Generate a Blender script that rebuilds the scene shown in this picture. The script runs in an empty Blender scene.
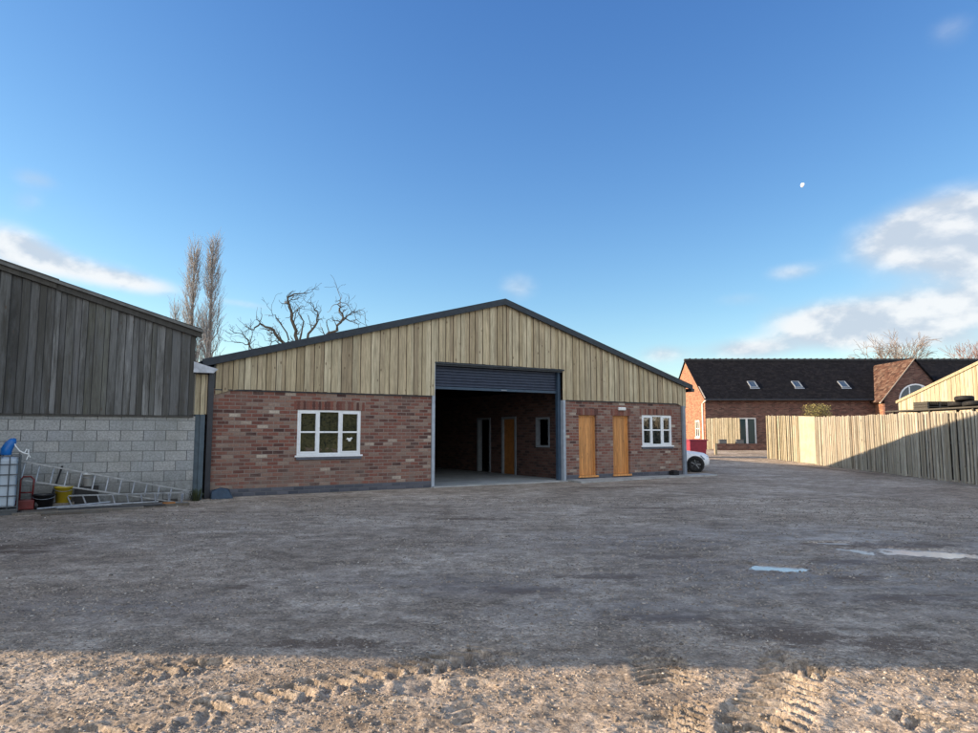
import bpy, math, random
import numpy as np
from mathutils import Vector, Matrix
random.seed(7); RNG = np.random.default_rng(11)
SC = bpy.context.scene; COL = SC.collection
R = math.radians

# ------------------------------------------------------------------ helpers
class MB:
    """collects geometry; build() links it as ONE mesh object"""
    def __init__(s): s.v = []; s.f = []; s.t = []
    def quad(s, a, b, c, d, t=.5):
        n = len(s.v); s.v += [tuple(a), tuple(b), tuple(c), tuple(d)]; s.f.append((n, n+1, n+2, n+3)); s.t.append(t)
    def box(s, x0, x1, y0, y1, z0, z1, t=.5):
        n = len(s.v)
        s.v += [(x0,y0,z0),(x1,y0,z0),(x1,y1,z0),(x0,y1,z0),(x0,y0,z1),(x1,y0,z1),(x1,y1,z1),(x0,y1,z1)]
        s.f += [(n,n+3,n+2,n+1),(n+4,n+5,n+6,n+7),(n,n+1,n+5,n+4),(n+1,n+2,n+6,n+5),(n+2,n+3,n+7,n+6),(n+3,n,n+4,n+7)]
        s.t += [t]*6
    def hexa(s, p, t=.5):
        n = len(s.v); s.v += [tuple(q) for q in p]
        s.f += [(n,n+3,n+2,n+1),(n+4,n+5,n+6,n+7),(n,n+1,n+5,n+4),(n+1,n+2,n+6,n+5),(n+2,n+3,n+7,n+6),(n+3,n,n+4,n+7)]
        s.t += [t]*6
    def prism(s, poly, y0, y1, t=.5, plane='xz'):
        """poly = list of (u, v); extruded between y0 and y1"""
        n = len(s.v); k = len(poly)
        if plane == 'xz': A = [(u, y0, v) for u, v in poly]; B = [(u, y1, v) for u, v in poly]
        elif plane == 'yz': A = [(y0, u, v) for u, v in poly]; B = [(y1, u, v) for u, v in poly]
        else: A = [(u, v, y0) for u, v in poly]; B = [(u, v, y1) for u, v in poly]
        s.v += A + B
        s.f.append(tuple(range(n, n+k))); s.f.append(tuple(range(n+2*k-1, n+k-1, -1))); s.t += [t, t]
        for i in range(k):
            j = (i+1) % k; s.f.append((n+i, n+k+i, n+k+j, n+j)); s.t.append(t)
    def tube(s, pts, rad, n=8, cap=True, t=.5):
        pts = [Vector(p) for p in pts]
        if not hasattr(rad, '__len__'): rad = [rad]*len(pts)
        up = None; rings = []
        for i, p in enumerate(pts):
            d = (pts[min(i+1, len(pts)-1)] - pts[max(i-1, 0)])
            d = d.normalized() if d.length > 1e-9 else Vector((0,0,1))
            if up is None:
                up = Vector((0,0,1)) if abs(d.z) < .9 else Vector((1,0,0))
            a = d.cross(up)
            if a.length < 1e-4: a = d.cross(Vector((0,1,0)))
            a.normalize(); b = a.cross(d).normalized(); up = b
            base = len(s.v)
            for k in range(n):
                w = 2*math.pi*k/n; s.v.append(tuple(p + (a*math.cos(w)+b*math.sin(w))*rad[i]))
            rings.append(base)
        for i in range(len(rings)-1):
            for k in range(n):
                j = (k+1) % n; s.f.append((rings[i]+k, rings[i]+j, rings[i+1]+j, rings[i+1]+k)); s.t.append(t)
        if cap:
            s.f.append(tuple(rings[0]+k for k in range(n-1,-1,-1))); s.f.append(tuple(rings[-1]+k for k in range(n))); s.t += [t, t]
    def lathe(s, c, prof, n=20, t=.5):
        """prof = [(r, z)...] round the vertical axis at c"""
        base = len(s.v)
        for r, z in prof:
            for k in range(n):
                w = 2*math.pi*k/n; s.v.append((c[0]+r*math.cos(w), c[1]+r*math.sin(w), c[2]+z))
        for i in range(len(prof)-1):
            for k in range(n):
                j = (k+1) % n; s.f.append((base+i*n+k, base+i*n+j, base+(i+1)*n+j, base+(i+1)*n+k)); s.t.append(t)
    def build(s, name, mat, parent=None, smooth=False, bevel=0, loc=None, rot=None):
        me = bpy.data.meshes.new(name); me.from_pydata(s.v, [], s.f)
        at = me.attributes.new('tint', 'FLOAT', 'FACE'); at.data.foreach_set('value', np.array(s.t, dtype=np.float32))
        if smooth: me.polygons.foreach_set('use_smooth', [True]*len(s.f))
        me.materials.append(mat); me.update()
        o = bpy.data.objects.new(name, me); COL.objects.link(o)
        if parent: o.parent = parent
        if loc: o.location = loc
        if rot: o.rotation_euler = rot
        if bevel:
            m = o.modifiers.new('bevel', 'BEVEL'); m.width = bevel; m.segments = 2; m.limit_method = 'ANGLE'
        return o

def thing(name, label, cat, loc=(0,0,0), rz=0, group=None):
    o = bpy.data.objects.new(name, None); COL.objects.link(o); o.empty_display_size = .2
    o.location = loc; o.rotation_euler = (0,0,rz); o['label'] = label; o['category'] = cat
    if group: o['group'] = group
    return o
def tag(o, label, cat, group=None):
    o['label'] = label; o['category'] = cat
    if group: o['group'] = group
    return o
def struct(o): o['kind'] = 'structure'; return o

class NT:
    def __init__(s, tree): s.t = tree; s.n = tree.nodes; s.l = tree.links
    def node(s, typ, ins=None, **kw):
        nd = s.n.new(typ)
        for k, v in kw.items(): setattr(nd, k, v)
        for k, v in (ins or {}).items(): s.put(nd.inputs[k], v)
        return nd
    def put(s, sock, v):
        if isinstance(v, bpy.types.NodeSocket): s.l.new(v, sock)
        elif v is not None: sock.default_value = v
    def m(s, op, a, b=None, c=None):
        nd = s.n.new('ShaderNodeMath'); nd.operation = op
        s.put(nd.inputs[0], a)
        if b is not None: s.put(nd.inputs[1], b)
        if c is not None: s.put(nd.inputs[2], c)
        return nd.outputs[0]
    def mapr(s, v, a, b, c=0., d=1., smooth=True):
        nd = s.n.new('ShaderNodeMapRange'); nd.interpolation_type = 'SMOOTHSTEP' if smooth else 'LINEAR'
        s.put(nd.inputs['Value'], v)
        for k, x in zip(('From Min','From Max','To Min','To Max'), (a,b,c,d)): s.put(nd.inputs[k], x)
        return nd.outputs[0]
    def mix(s, f, a, b, mode='MIX'):
        nd = s.n.new('ShaderNodeMix'); nd.data_type = 'RGBA'; nd.blend_type = mode
        s.put(nd.inputs[0], f)
        s.put(nd.inputs[6], a if isinstance(a, bpy.types.NodeSocket) else (*a, 1)); s.put(nd.inputs[7], b if isinstance(b, bpy.types.NodeSocket) else (*b, 1))
        return nd.outputs[2]
    def ramp(s, f, stops, interp='LINEAR'):
        nd = s.n.new('ShaderNodeValToRGB'); s.put(nd.inputs[0], f); cr = nd.color_ramp; cr.interpolation = interp
        while len(cr.elements) < len(stops): cr.elements.new(.5)
        for e, (p, c) in zip(cr.elements, stops): e.position = p; e.color = (*c, 1)
        return nd.outputs[0]
    def noise(s, vec, scale, detail=4, rough=.55, out=0, dist=0):
        return s.node('ShaderNodeTexNoise', {'Vector': vec, 'Scale': scale, 'Detail': detail, 'Roughness': rough, 'Distortion': dist}).outputs[out]
    def scale(s, vec, sx, sy, sz, loc=(0,0,0)):
        return s.node('ShaderNodeMapping', {'Vector': vec, 'Scale': (sx,sy,sz), 'Location': loc}).outputs[0]
    def obj(s): return s.node('ShaderNodeTexCoord').outputs['Object']
    def attr(s, name): return s.node('ShaderNodeAttribute', attribute_name=name)
    def sep(s, v): return s.node('ShaderNodeSeparateXYZ', {0: v}).outputs
    def comb(s, x, y, z=0.): return s.node('ShaderNodeCombineXYZ', {0: x, 1: y, 2: z}).outputs[0]
    def bump(s, h, dist=.01, strength=1., normal=None):
        nd = s.node('ShaderNodeBump', {'Height': h, 'Distance': dist, 'Strength': strength})
        if normal is not None: s.l.new(normal, nd.inputs['Normal'])
        return nd.outputs[0]

def mat(name):
    m = bpy.data.materials.new(name); m.use_nodes = True
    n = NT(m.node_tree); p = m.node_tree.nodes['Principled BSDF']
    return m, n, p
def plain(name, col, rough=.6, metal=0., var=.12, scale=6, bump=0., ior=1.45, dirt=None):
    """paint / plastic / metal with gentle procedural variation"""
    m, n, p = mat(name); o = n.obj()
    f = n.noise(o, scale, 6, .6)
    f = n.mapr(f, .3, .7, 0, 1)
    lo = tuple(c*(1-var) for c in col); hi = tuple(min(1, c*(1+var)) for c in col)
    c = n.mix(f, lo, hi)
    if dirt:
        g = n.mapr(n.noise(o, scale*2.3, 8, .7), .52, .72); c = n.mix(n.m('MULTIPLY', g, .6), c, dirt)
    n.put(p.inputs['Base Color'], c); p.inputs['Metallic'].default_value = metal; p.inputs['IOR'].default_value = ior
    n.put(p.inputs['Roughness'], n.mapr(n.noise(o, scale*3, 4), .3, .7, rough*.8, min(1, rough*1.2)))
    if bump: n.put(p.inputs['Normal'], n.bump(n.noise(o, scale*8, 5), bump))
    return m

def masonry(name, w, h, mw, stops, mortar, rough=.9, bumpd=.006, soft=.25, weather=None, base_dark=None, perp=None, foot=None):
    """running-bond units: colour per unit from a ramp, recessed mortar"""
    m, n, p = mat(name); o = n.obj()
    wob = n.noise(o, 9, 3, .5)
    x, y, z = n.sep(o)[0:3]
    u = n.m('ADD', n.m('ADD', x, y), n.m('MULTIPLY', n.m('SUBTRACT', wob, .5), .012))
    v = n.m('ADD', z, n.m('MULTIPLY', n.m('SUBTRACT', n.noise(o, 5, 2), .5), .010))
    vr = n.m('DIVIDE', v, h); row = n.m('FLOOR', vr)
    off = n.m('MULTIPLY', n.m('MODULO', n.m('ABSOLUTE', row), 2), .5)
    ur = n.m('ADD', n.m('DIVIDE', u, w), off); col = n.m('FLOOR', ur)
    fu = n.m('FRACT', ur); fv = n.m('FRACT', vr)
    du = n.m('MULTIPLY', n.m('MINIMUM', fu, n.m('SUBTRACT', 1, fu)), w)
    dv = n.m('MULTIPLY', n.m('MINIMUM', fv, n.m('SUBTRACT', 1, fv)), h)
    d = n.m('MINIMUM', du, dv)
    edge = n.mapr(d, mw*.5*(1-soft), mw*.5*(1+soft*2), 0, 1)
    wn = n.node('ShaderNodeTexWhiteNoise', {'Vector': n.comb(col, row, .5)}); wn.noise_dimensions = '3D'
    c = n.ramp(wn.outputs['Value'], stops)
    wn2 = n.node('ShaderNodeTexWhiteNoise', {'Vector': n.comb(row, col, 3.5)})
    c = n.mix(.6, c, n.mix(n.mapr(n.noise(o, 26, 6, .7), .25, .75), (.45,.45,.45), (1.45,1.45,1.45)), 'MULTIPLY')
    c = n.mix(n.m('MULTIPLY', n.mapr(n.noise(o, 14, 5, .7), .55, .7), .5), c, mortar)
    mc = n.mix(n.noise(o, 30, 4), tuple(k*.8 for k in mortar), tuple(min(1, k*1.2) for k in mortar))
    if perp: mc = n.mix(n.m('MULTIPLY', n.m('LESS_THAN', du, dv), n.mapr(wn.outputs['Value'], .2, .5)), mc, perp)
    c = n.mix(edge, mc, c)
    if weather:
        g = n.mapr(n.noise(o, .9, 6, .65), .45, .68); c = n.mix(n.m('MULTIPLY', g, weather[1]), c, weather[0])
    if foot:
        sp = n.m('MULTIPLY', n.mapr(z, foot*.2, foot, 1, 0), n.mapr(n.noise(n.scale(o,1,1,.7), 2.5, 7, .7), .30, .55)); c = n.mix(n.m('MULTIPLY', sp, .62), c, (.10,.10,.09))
    if base_dark:
        sp = n.m('MULTIPLY', n.mapr(z, .15, .95, 1, 0), n.mapr(n.noise(n.scale(o,1,1,.7), 3.5, 7, .7), .42, .66)); c = n.mix(n.m('MULTIPLY', sp, .75), c, (.19,.15,.125))
    if base_dark:   # courses of blue engineering brick under the damp course
        k = n.mapr(z, base_dark-.002, base_dark+.002, 1, 0)
        c2 = n.mix(edge, (.11,.11,.12), n.ramp(wn2.outputs['Value'], [(0,(.05,.055,.07)),(1,(.11,.11,.13))]))
        c = n.mix(k, c, c2)
    n.put(p.inputs['Base Color'], c); p.inputs['Roughness'].default_value = rough
    hgt = n.m('ADD', n.m('MULTIPLY', edge, .8), n.m('MULTIPLY', n.noise(o, 60, 5, .7), .35))
    hgt = n.m('ADD', hgt, n.m('MULTIPLY', wn2.outputs['Value'], .3))
    n.put(p.inputs['Normal'], n.bump(hgt, bumpd))
    return m

def timber(name, cols, grey=None, rough=.8, bumpd=.003, knots=1., stain=0.):
    """sawn boards: colour by the board's own tint, grain along z, knots, weather marks"""
    m, n, p = mat(name); o = n.obj(); t = n.attr('tint').outputs['Fac']
    sh = n.node('ShaderNodeVectorMath', {0: o, 1: n.comb(n.m('MULTIPLY', t, 37.), n.m('MULTIPLY', t, 11.), n.m('MULTIPLY', t, 53.))}, operation='ADD').outputs[0]
    g1 = n.noise(n.scale(sh, 1,1,.05), 55, 6, .65); g2 = n.noise(n.scale(sh, 1,1,.10), 14, 4, .6, dist=.6)
    c = n.ramp(t, [(i/(len(cols)-1), k) for i, k in enumerate(cols)])
    c = n.mix(.7, c, n.mix(n.mapr(g1, .3, .7), (.62,.60,.56), (1.25,1.25,1.22)), 'MULTIPLY')
    c = n.mix(.6, c, n.mix(n.mapr(g2, .3, .7), (.68,.68,.66), (1.2,1.2,1.2)), 'MULTIPLY')
    if knots:
        vo = n.node('ShaderNodeTexVoronoi', {'Vector': n.scale(sh, 1,1,.45), 'Scale': 5.5}); vo.feature = 'F1'
        k = n.mapr(vo.outputs['Distance'], .07, .13, 1, 0); c = n.mix(n.m('MULTIPLY', k, .75*knots), c, (.09,.05,.025))
    if grey:
        f = n.mapr(n.noise(n.scale(sh, 1,1,.25), 3.2, 6, .7), .42, .68); c = n.mix(n.m('MULTIPLY', f, .8), c, grey)
    if stain:
        f = n.mapr(n.noise(n.scale(sh, 2.2,2.2,.22), 1.5, 8, .75), .44, .62); c = n.mix(n.m('MULTIPLY', f, stain*.85), c, (.045,.042,.034))
    n.put(p.inputs['Base Color'], c); p.inputs['Roughness'].default_value = rough
    n.put(p.inputs['Normal'], n.bump(n.m('ADD', g1, n.m('MULTIPLY', g2, .6)), bumpd))
    return m

# ------------------------------------------------------------------ materials
M = {}
BR = [(0,(.065,.030,.026)),(.12,(.125,.048,.036)),(.30,(.185,.066,.047)),(.46,(.22,.082,.056)),(.58,(.155,.070,.055)),(.72,(.25,.125,.09)),(.86,(.23,.15,.115)),(.96,(.29,.205,.16)),(1,(.48,.40,.32))]
M['brick'] = masonry('reclaimed_brick', .27, .092, .017, BR, (.235,.185,.155), weather=((.215,.15,.12), .55), base_dark=.19)
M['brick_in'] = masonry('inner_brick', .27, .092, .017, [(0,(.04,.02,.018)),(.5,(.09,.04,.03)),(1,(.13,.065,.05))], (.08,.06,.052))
BH = [(0,(.06,.024,.022)),(.4,(.115,.042,.034)),(.75,(.16,.065,.05)),(1,(.21,.11,.085))]
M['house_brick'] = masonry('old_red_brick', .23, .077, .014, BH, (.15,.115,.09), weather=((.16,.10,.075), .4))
M['house_brick_sunlit'] = masonry('sunlit_house_brick', .23, .077, .014, [(0,(.15,.050,.028)),(.5,(.27,.10,.055)),(1,(.36,.17,.10))], (.28,.20,.14), weather=((.31,.16,.09), .4))  # house brick made brighter and more orange, sunlight put into the colour
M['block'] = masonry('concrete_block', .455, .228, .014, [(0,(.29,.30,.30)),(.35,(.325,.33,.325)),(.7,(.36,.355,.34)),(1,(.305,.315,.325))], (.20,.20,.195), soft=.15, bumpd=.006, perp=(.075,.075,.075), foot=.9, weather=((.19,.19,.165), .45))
M['clad'] = timber('treated_cladding', [(.35,.275,.17),(.52,.43,.285),(.41,.345,.235),(.60,.515,.36),(.33,.255,.165),(.53,.435,.29)], stain=.18)
M['fence'] = timber('pale_fence_board', [(.27,.235,.16),(.41,.375,.29),(.34,.295,.205),(.45,.42,.33),(.31,.245,.16)], knots=.6)
M['fence_back'] = timber('gap_shade_timber', [(.025,.02,.014),(.05,.04,.028)], knots=0)  # coloured almost black so gaps between fence boards read as shade
M['rough_timber'] = timber('barn_fence_board', [(.20,.17,.13),(.40,.37,.30),(.30,.26,.20),(.46,.425,.36),(.28,.225,.17)], grey=(.27,.25,.21), knots=.8)
M['oldwood'] = timber('weathered_boards', [(.03,.030,.028),(.13,.13,.13),(.055,.055,.05),(.21,.212,.215),(.08,.08,.05),(.14,.138,.138),(.04,.04,.037)], grey=(.115,.118,.122), stain=1., knots=.9)
M['oldtrim'] = timber('dark_trim_board', [(.045,.043,.04),(.075,.07,.062)], stain=.4, knots=0)
M['plank'] = timber('ground_plank', [(.09,.07,.05),(.17,.145,.12),(.07,.055,.045)], grey=(.13,.125,.115))
M['door'] = timber('orange_door_boards', [(.48,.20,.055),(.68,.31,.10),(.58,.25,.07)], rough=.55, bumpd=.002, knots=.6, stain=.25)
M['anthracite'] = plain('anthracite_steel', (.012,.019,.030), .5, .0, .2)
M['dark_steel'] = plain('dark_sheet', (.028,.032,.040), .4, .3)
M['shutter'] = plain('shutter_steel', (.035,.045,.075), .40, .3, .15)
M['galv'] = plain('galvanised_steel', (.42,.46,.50), .45, .75, .25, 9)
M['bluepost'] = plain('blue_grey_painted_steel', (.035,.062,.10), .5, .0, .15)
M['midpost'] = plain('dull_blue_grey_post', (.055,.08,.10), .55, 0, .2)
M['lightpost'] = plain('pale_grey_trim', (.34,.38,.43), .5, .1, .12)
M['greypipe'] = plain('grey_downpipe_plastic', (.20,.23,.27), .4, 0, .1)
M['blackpipe'] = plain('black_downpipe_plastic', (.022,.025,.034), .35, 0, .2)
M['upvc'] = plain('white_window_frame', (.78,.79,.80), .35, 0, .04, dirt=(.6,.6,.57))
M['dimframe'] = plain('grey_primed_frame', (.20,.22,.24), .6)
M['dimdoor'] = plain('varnished_inner_door', (.30,.12,.03), .6, 0, .2)
M['cream'] = plain('cream_sill', (.62,.58,.50), .6, 0, .08)
M['concrete_in'] = plain('dusty_indoor_concrete', (.27,.285,.29), .7, 0, .2, 1.5)
M['concrete'] = plain('poured_concrete', (.34,.34,.33), .8, 0, .22, 2.2, bump=.002, dirt=(.22,.21,.19))
M['alu'] = plain('aluminium', (.34,.35,.36), .42, .6, .2, 11, dirt=(.25,.24,.22))
M['alu_old'] = plain('dull_aluminium', (.26,.27,.28), .5, .45, .25, 11, dirt=(.2,.18,.16))
M['black'] = plain('black_plastic', (.014,.014,.016), .45, 0, .2)
M['rubber'] = plain('tyre_rubber', (.009,.009,.010), .8, 0, .2)
M['yellow'] = plain('yellow_plastic', (.50,.36,.02), .45, 0, .1, dirt=(.3,.24,.08))
M['bluepl'] = plain('blue_plastic', (.008,.13,.42), .35, 0, .1)
M['redpl'] = plain('red_plastic', (.13,.014,.013), .45, 0, .2, dirt=(.12,.05,.04))
M['maroon'] = plain('red_paint_container', (.26,.03,.055), .4, 0, .12)
M['ibc'] = plain('translucent_white_tank', (.40,.47,.54), .35, 0, .1, 2)
M['cage'] = plain('tank_cage_bars', (.10,.11,.12), .5, .5)
M['tarp'] = plain('slate_blue_sheet', (.022,.045,.075), .6, 0, .15, bump=.004)
M['orange'] = plain('orange_board', (.30,.13,.04), .6, 0, .2)
M['white'] = plain('off_white_plastic', (.72,.72,.70), .45, 0, .06)
M['bluebrick'] = plain('blue_brick_sill', (.085,.09,.11), .6, 0, .25, 14, bump=.003)
M['ridge'] = plain('dark_ridge_tile', (.035,.033,.035), .7, 0, .3)
M['carpaint'] = plain('white_car_paint', (.80,.82,.84), .18, 0, .02)
M['rim'] = plain('alloy_rim', (.16,.165,.17), .3, .8)
M['stone_edge'] = plain('mortar_verge', (.46,.38,.31), .8, 0, .15)
M['plastic_grey'] = plain('grey_planter', (.12,.125,.13), .6, 0, .15)
M['darkheap'] = plain('dark_old_rubber', (.016,.016,.018), .7, 0, .4)

m, n, p = mat('window_glass'); p.inputs['Base Color'].default_value = (.012,.015,.013,1); p.inputs['IOR'].default_value = 2.0
o = n.obj(); n.put(p.inputs['Normal'], n.bump(n.noise(o, 2.5, 2), .004)); p.inputs['Roughness'].default_value = .015; M['glass'] = m
m, n, p = mat('arched_glass'); p.inputs['Base Color'].default_value = (.06,.08,.09,1); p.inputs['IOR'].default_value = 2.4; p.inputs['Roughness'].default_value = .05; M['glass2'] = m
m, n, p = mat('door_glass'); p.inputs['Base Color'].default_value = (.03,.06,.07,1); p.inputs['IOR'].default_value = 1.35; p.inputs['Roughness'].default_value = .08; M['glass3'] = m
m, n, p = mat('puddle_water'); p.inputs['Base Color'].default_value = (.50,.49,.46,1); p.inputs['Roughness'].default_value = .10; p.inputs['IOR'].default_value = 1.7
n.put(p.inputs['Normal'], n.bump(n.noise(n.obj(), 4, 2), .0004)); M['water'] = m
m, n, p = mat('moon_rock'); n.put(p.inputs['Base Color'], n.mix(n.mapr(n.noise(n.obj(), .05, 4), .4,.6), (.75,.78,.8), (.98,.98,.98))); p.inputs['Roughness'].default_value = 1
M['moon'] = m

def slate(name, w, h, stops, moss=None, moss_f=0.):
    m, n, p = mat(name); t = n.obj(); x, y, z = n.sep(t)[0:3]
    row = n.m('FLOOR', n.m('DIVIDE', y, h)); fv = n.m('FRACT', n.m('DIVIDE', y, h))
    ur = n.m('ADD', n.m('DIVIDE', x, w), n.m('MULTIPLY', n.m('MODULO', n.m('ABSOLUTE', row), 2), .5))
    fu = n.m('FRACT', ur); wn = n.node('ShaderNodeTexWhiteNoise', {'Vector': n.comb(n.m('FLOOR', ur), row, 1.)})
    c = n.ramp(wn.outputs[0], stops)
    c = n.mix(.7, c, n.mix(n.mapr(n.noise(t, 7, 6, .7), .3, .7), (.5,.5,.5), (1.5,1.5,1.5)), 'MULTIPLY')
    g = n.m('MULTIPLY', n.mapr(fv, 0, .12, .3, 1), n.mapr(n.m('MINIMUM', fu, n.m('SUBTRACT', 1, fu)), 0, .06, .5, 1))
    c = n.mix(1., c, n.comb(g, g, g), 'MULTIPLY')
    if moss:
        c = n.mix(n.m('MULTIPLY', n.mapr(n.noise(t, 1.7, 7, .75), .5, .68), moss_f), c, moss)
    n.put(p.inputs['Base Color'], c); p.inputs['Roughness'].default_value = .95; p.inputs['Specular IOR Level'].default_value = .08
    n.put(p.inputs['Normal'], n.bump(n.m('ADD', n.m('SUBTRACT', 1, fv), n.m('MULTIPLY', wn.outputs[0], .4)), .02))
    return m
M['slate'] = slate('dark_roof_tile', .25, .20, [(0,(.008,.008,.010)),(.6,(.012,.012,.015)),(1,(.017,.016,.018))], (.014,.014,.013), .3)
M['redtile'] = slate('red_brown_roof_tile', .25, .20, [(0,(.06,.035,.028)),(.5,(.11,.06,.044)),(1,(.16,.105,.08))], (.15,.125,.10), .5)

# ground ------------------------------------------------------------------
m, n, p = mat('gravel_yard'); o = n.obj()
vo = n.node('ShaderNodeTexVoronoi', {'Vector': o, 'Scale': 42.}); vo2 = n.node('ShaderNodeTexVoronoi', {'Vector': o, 'Scale': 15., 'Randomness': 1.})
vs = n.sep(n.node('ShaderNodeSeparateColor', {0: vo.outputs['Color']}).outputs[0] if False else vo.outputs['Color'])
r1 = vs[0]; r2 = n.sep(vo2.outputs['Color'])[1]
big = n.noise(o, .22, 6, .6); mid = n.noise(n.scale(o,1,2.2,1), 1.4, 7, .68); fine = n.noise(o, 11, 7, .75); coarse = n.noise(o, 4.2, 6, .7)
c = n.ramp(r1, [(0,(.20,.165,.135)),(.35,(.30,.255,.21)),(.7,(.38,.325,.27)),(.93,(.45,.39,.33)),(1,(.55,.50,.44))])
fines = n.mix(fine, (.25,.205,.165), (.40,.345,.29))
sel = n.mapr(n.m('ADD', n.m('MULTIPLY', mid, .6), n.m('MULTIPLY', fine, .4)), .40, .60)
c = n.mix(n.m('MULTIPLY', sel, .85), c, fines)
c = n.mix(n.m('MULTIPLY', n.mapr(r2, .80, .95), .55), c, n.mix(fine, (.20,.18,.16), (.46,.42,.37)))
c = n.mix(.8, c, n.mix(n.mapr(mid, .28, .72), (.66,.64,.62), (1.26,1.26,1.28)), 'MULTIPLY')
c = n.mix(.9, c, n.mix(n.mapr(big, .34, .66), (.82,.80,.77), (1.14,1.15,1.15)), 'MULTIPLY')
stk = n.noise(n.scale(o,.75,1.0,1), .8, 8, .72, dist=.7); c = n.mix(.9, c, n.mix(n.mapr(stk, .36, .64), (.72,.69,.65), (1.22,1.24,1.26)), 'MULTIPLY')
c = n.mix(.9, c, n.mix(n.mapr(coarse, .32, .68), (.62,.60,.58), (1.30,1.30,1.30)), 'MULTIPLY')
c = n.mix(.8, c, n.mix(n.mapr(n.noise(n.scale(o,1,1.5,1), 24, 5, .8), .35, .65), (.60,.59,.58), (1.35,1.35,1.35)), 'MULTIPLY')
mud = n.attr('mud').outputs['Fac']; damp = n.attr('damp').outputs['Fac']
mudf = n.mapr(n.m('ADD', n.m('MULTIPLY', mud, .80), n.m('MULTIPLY', n.m('SUBTRACT', n.noise(n.scale(o,1,1.5,1), 5, 9, .85, dist=.3), .5), 3.2)), .42, .66)
mudf = n.m('MULTIPLY', mudf, n.mapr(mud, .05, .35))
mudf = n.m('MAXIMUM', mudf, n.m('MULTIPLY', n.mapr(n.noise(n.scale(o,1,1.6,1), 1.1, 10, .85, dist=.5), .575, .66), .55))
c = n.mix(n.m('MULTIPLY', mudf, .85), c, n.mix(fine, (.07,.047,.034), (.15,.105,.075)))
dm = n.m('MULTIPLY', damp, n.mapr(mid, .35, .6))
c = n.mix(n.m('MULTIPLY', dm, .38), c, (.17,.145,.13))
c = n.mix(1., c, (1.13,1.10,1.06), 'MULTIPLY')
n.put(p.inputs['Base Color'], c)
rgh = n.m('SUBTRACT', .92, n.m('MULTIPLY', dm, .52)); n.put(p.inputs['Roughness'], rgh)
hh = n.m('ADD', n.m('MULTIPLY', n.m('SUBTRACT', 1, vo.outputs['Distance']), .55), n.m('MULTIPLY', fine, 1.0))
hh = n.m('MULTIPLY', hh, n.m('SUBTRACT', 1, n.m('MULTIPLY', dm, .6)))
hh = n.m('ADD', hh, n.m('MULTIPLY', n.noise(o, 38, 5, .8), .9)); n.put(p.inputs['Normal'], n.bump(hh, .018)); M['ground'] = m
m, n, p = mat('gravel_stone'); t = n.attr('tint').outputs['Fac']
c = n.ramp(t, [(0,(.11,.09,.072)),(.3,(.20,.165,.135)),(.6,(.28,.235,.19)),(.9,(.35,.30,.25)),(.985,(.41,.36,.31)),(1,(.54,.50,.44))])
c = n.mix(.6, c, n.mix(n.noise(n.obj(), 70, 4), (.6,.6,.6), (1.35,1.35,1.35)), 'MULTIPLY')
n.put(p.inputs['Base Color'], c); p.inputs['Roughness'].default_value = .85; M['stone'] = m
m, n, p = mat('grass_field'); n.put(p.inputs['Base Color'], n.mix(n.noise(n.obj(), .6, 8, .7), (.05,.07,.02), (.12,.13,.05))); p.inputs['Roughness'].default_value = .95; M['grass'] = m
def leafmat(name, stops):
    m, n, p = mat(name); n.put(p.inputs['Base Color'], n.ramp(n.attr('tint').outputs['Fac'], stops)); p.inputs['Roughness'].default_value = .7
    return m
M['leaf_ever'] = leafmat('evergreen_leaf', [(0,(.02,.035,.012)),(1,(.085,.10,.04))])
M['leaf_yellow'] = leafmat('yellow_green_leaf', [(0,(.12,.11,.03)),(1,(.34,.29,.09))])
M['leaf_weed'] = leafmat('weed_leaf', [(0,(.015,.024,.008)),(1,(.06,.075,.028))])
def barkmat(name, a, b):
    m, n, p = mat(name); n.put(p.inputs['Base Color'], n.mix(n.mapr(n.noise(n.obj(), 3, 6, .7), .3,.7), a, b)); p.inputs['Roughness'].default_value = .9
    return m
M['bark_oak'] = barkmat('oak_bark', (.045,.036,.026), (.12,.10,.075))
M['bark_poplar'] = barkmat('poplar_bark', (.10,.085,.065), (.22,.19,.15))
M['twig_poplar'] = barkmat('poplar_twig', (.20,.195,.195), (.37,.36,.355))
M['twig_birch'] = barkmat('birch_twig', (.20,.15,.12), (.34,.28,.24))
M['twig_red'] = barkmat('reddish_twig', (.20,.10,.075), (.34,.19,.14))

# ------------------------------------------------------------------ ground
def smooth(a): a = np.clip(a, 0, 1); return a*a*(3-2*a)
def rise(y): return .45*smooth((np.asarray(y, dtype=float)-32)/14)
def hsh(ix, iy, seed):
    n = (ix.astype(np.int64)*374761393 + iy.astype(np.int64)*668265263 + seed*1442695041) & 0x7fffffff
    n = ((n ^ (n >> 13)) * 1274126177) & 0x7fffffff
    return ((n ^ (n >> 16)) & 0xffff)/65535.
def vnoise(x, y, seed):
    ix = np.floor(x); iy = np.floor(y); fx = x-ix; fy = y-iy
    fx = fx*fx*(3-2*fx); fy = fy*fy*(3-2*fy)
    a = hsh(ix,iy,seed); b = hsh(ix+1,iy,seed); c = hsh(ix,iy+1,seed); d = hsh(ix+1,iy+1,seed)
    return (a*(1-fx)+b*fx)*(1-fy)+(c*(1-fx)+d*fx)*fy
def fbm(x, y, sc, seed, octv=4, gain=.5):
    s = 0; a = 1; tot = 0
    for i in range(octv):
        s = s+a*vnoise(x*sc*2**i+i*17.3, y*sc*2**i-i*9.1, seed+i); tot += a; a *= gain
    return s/tot
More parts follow.
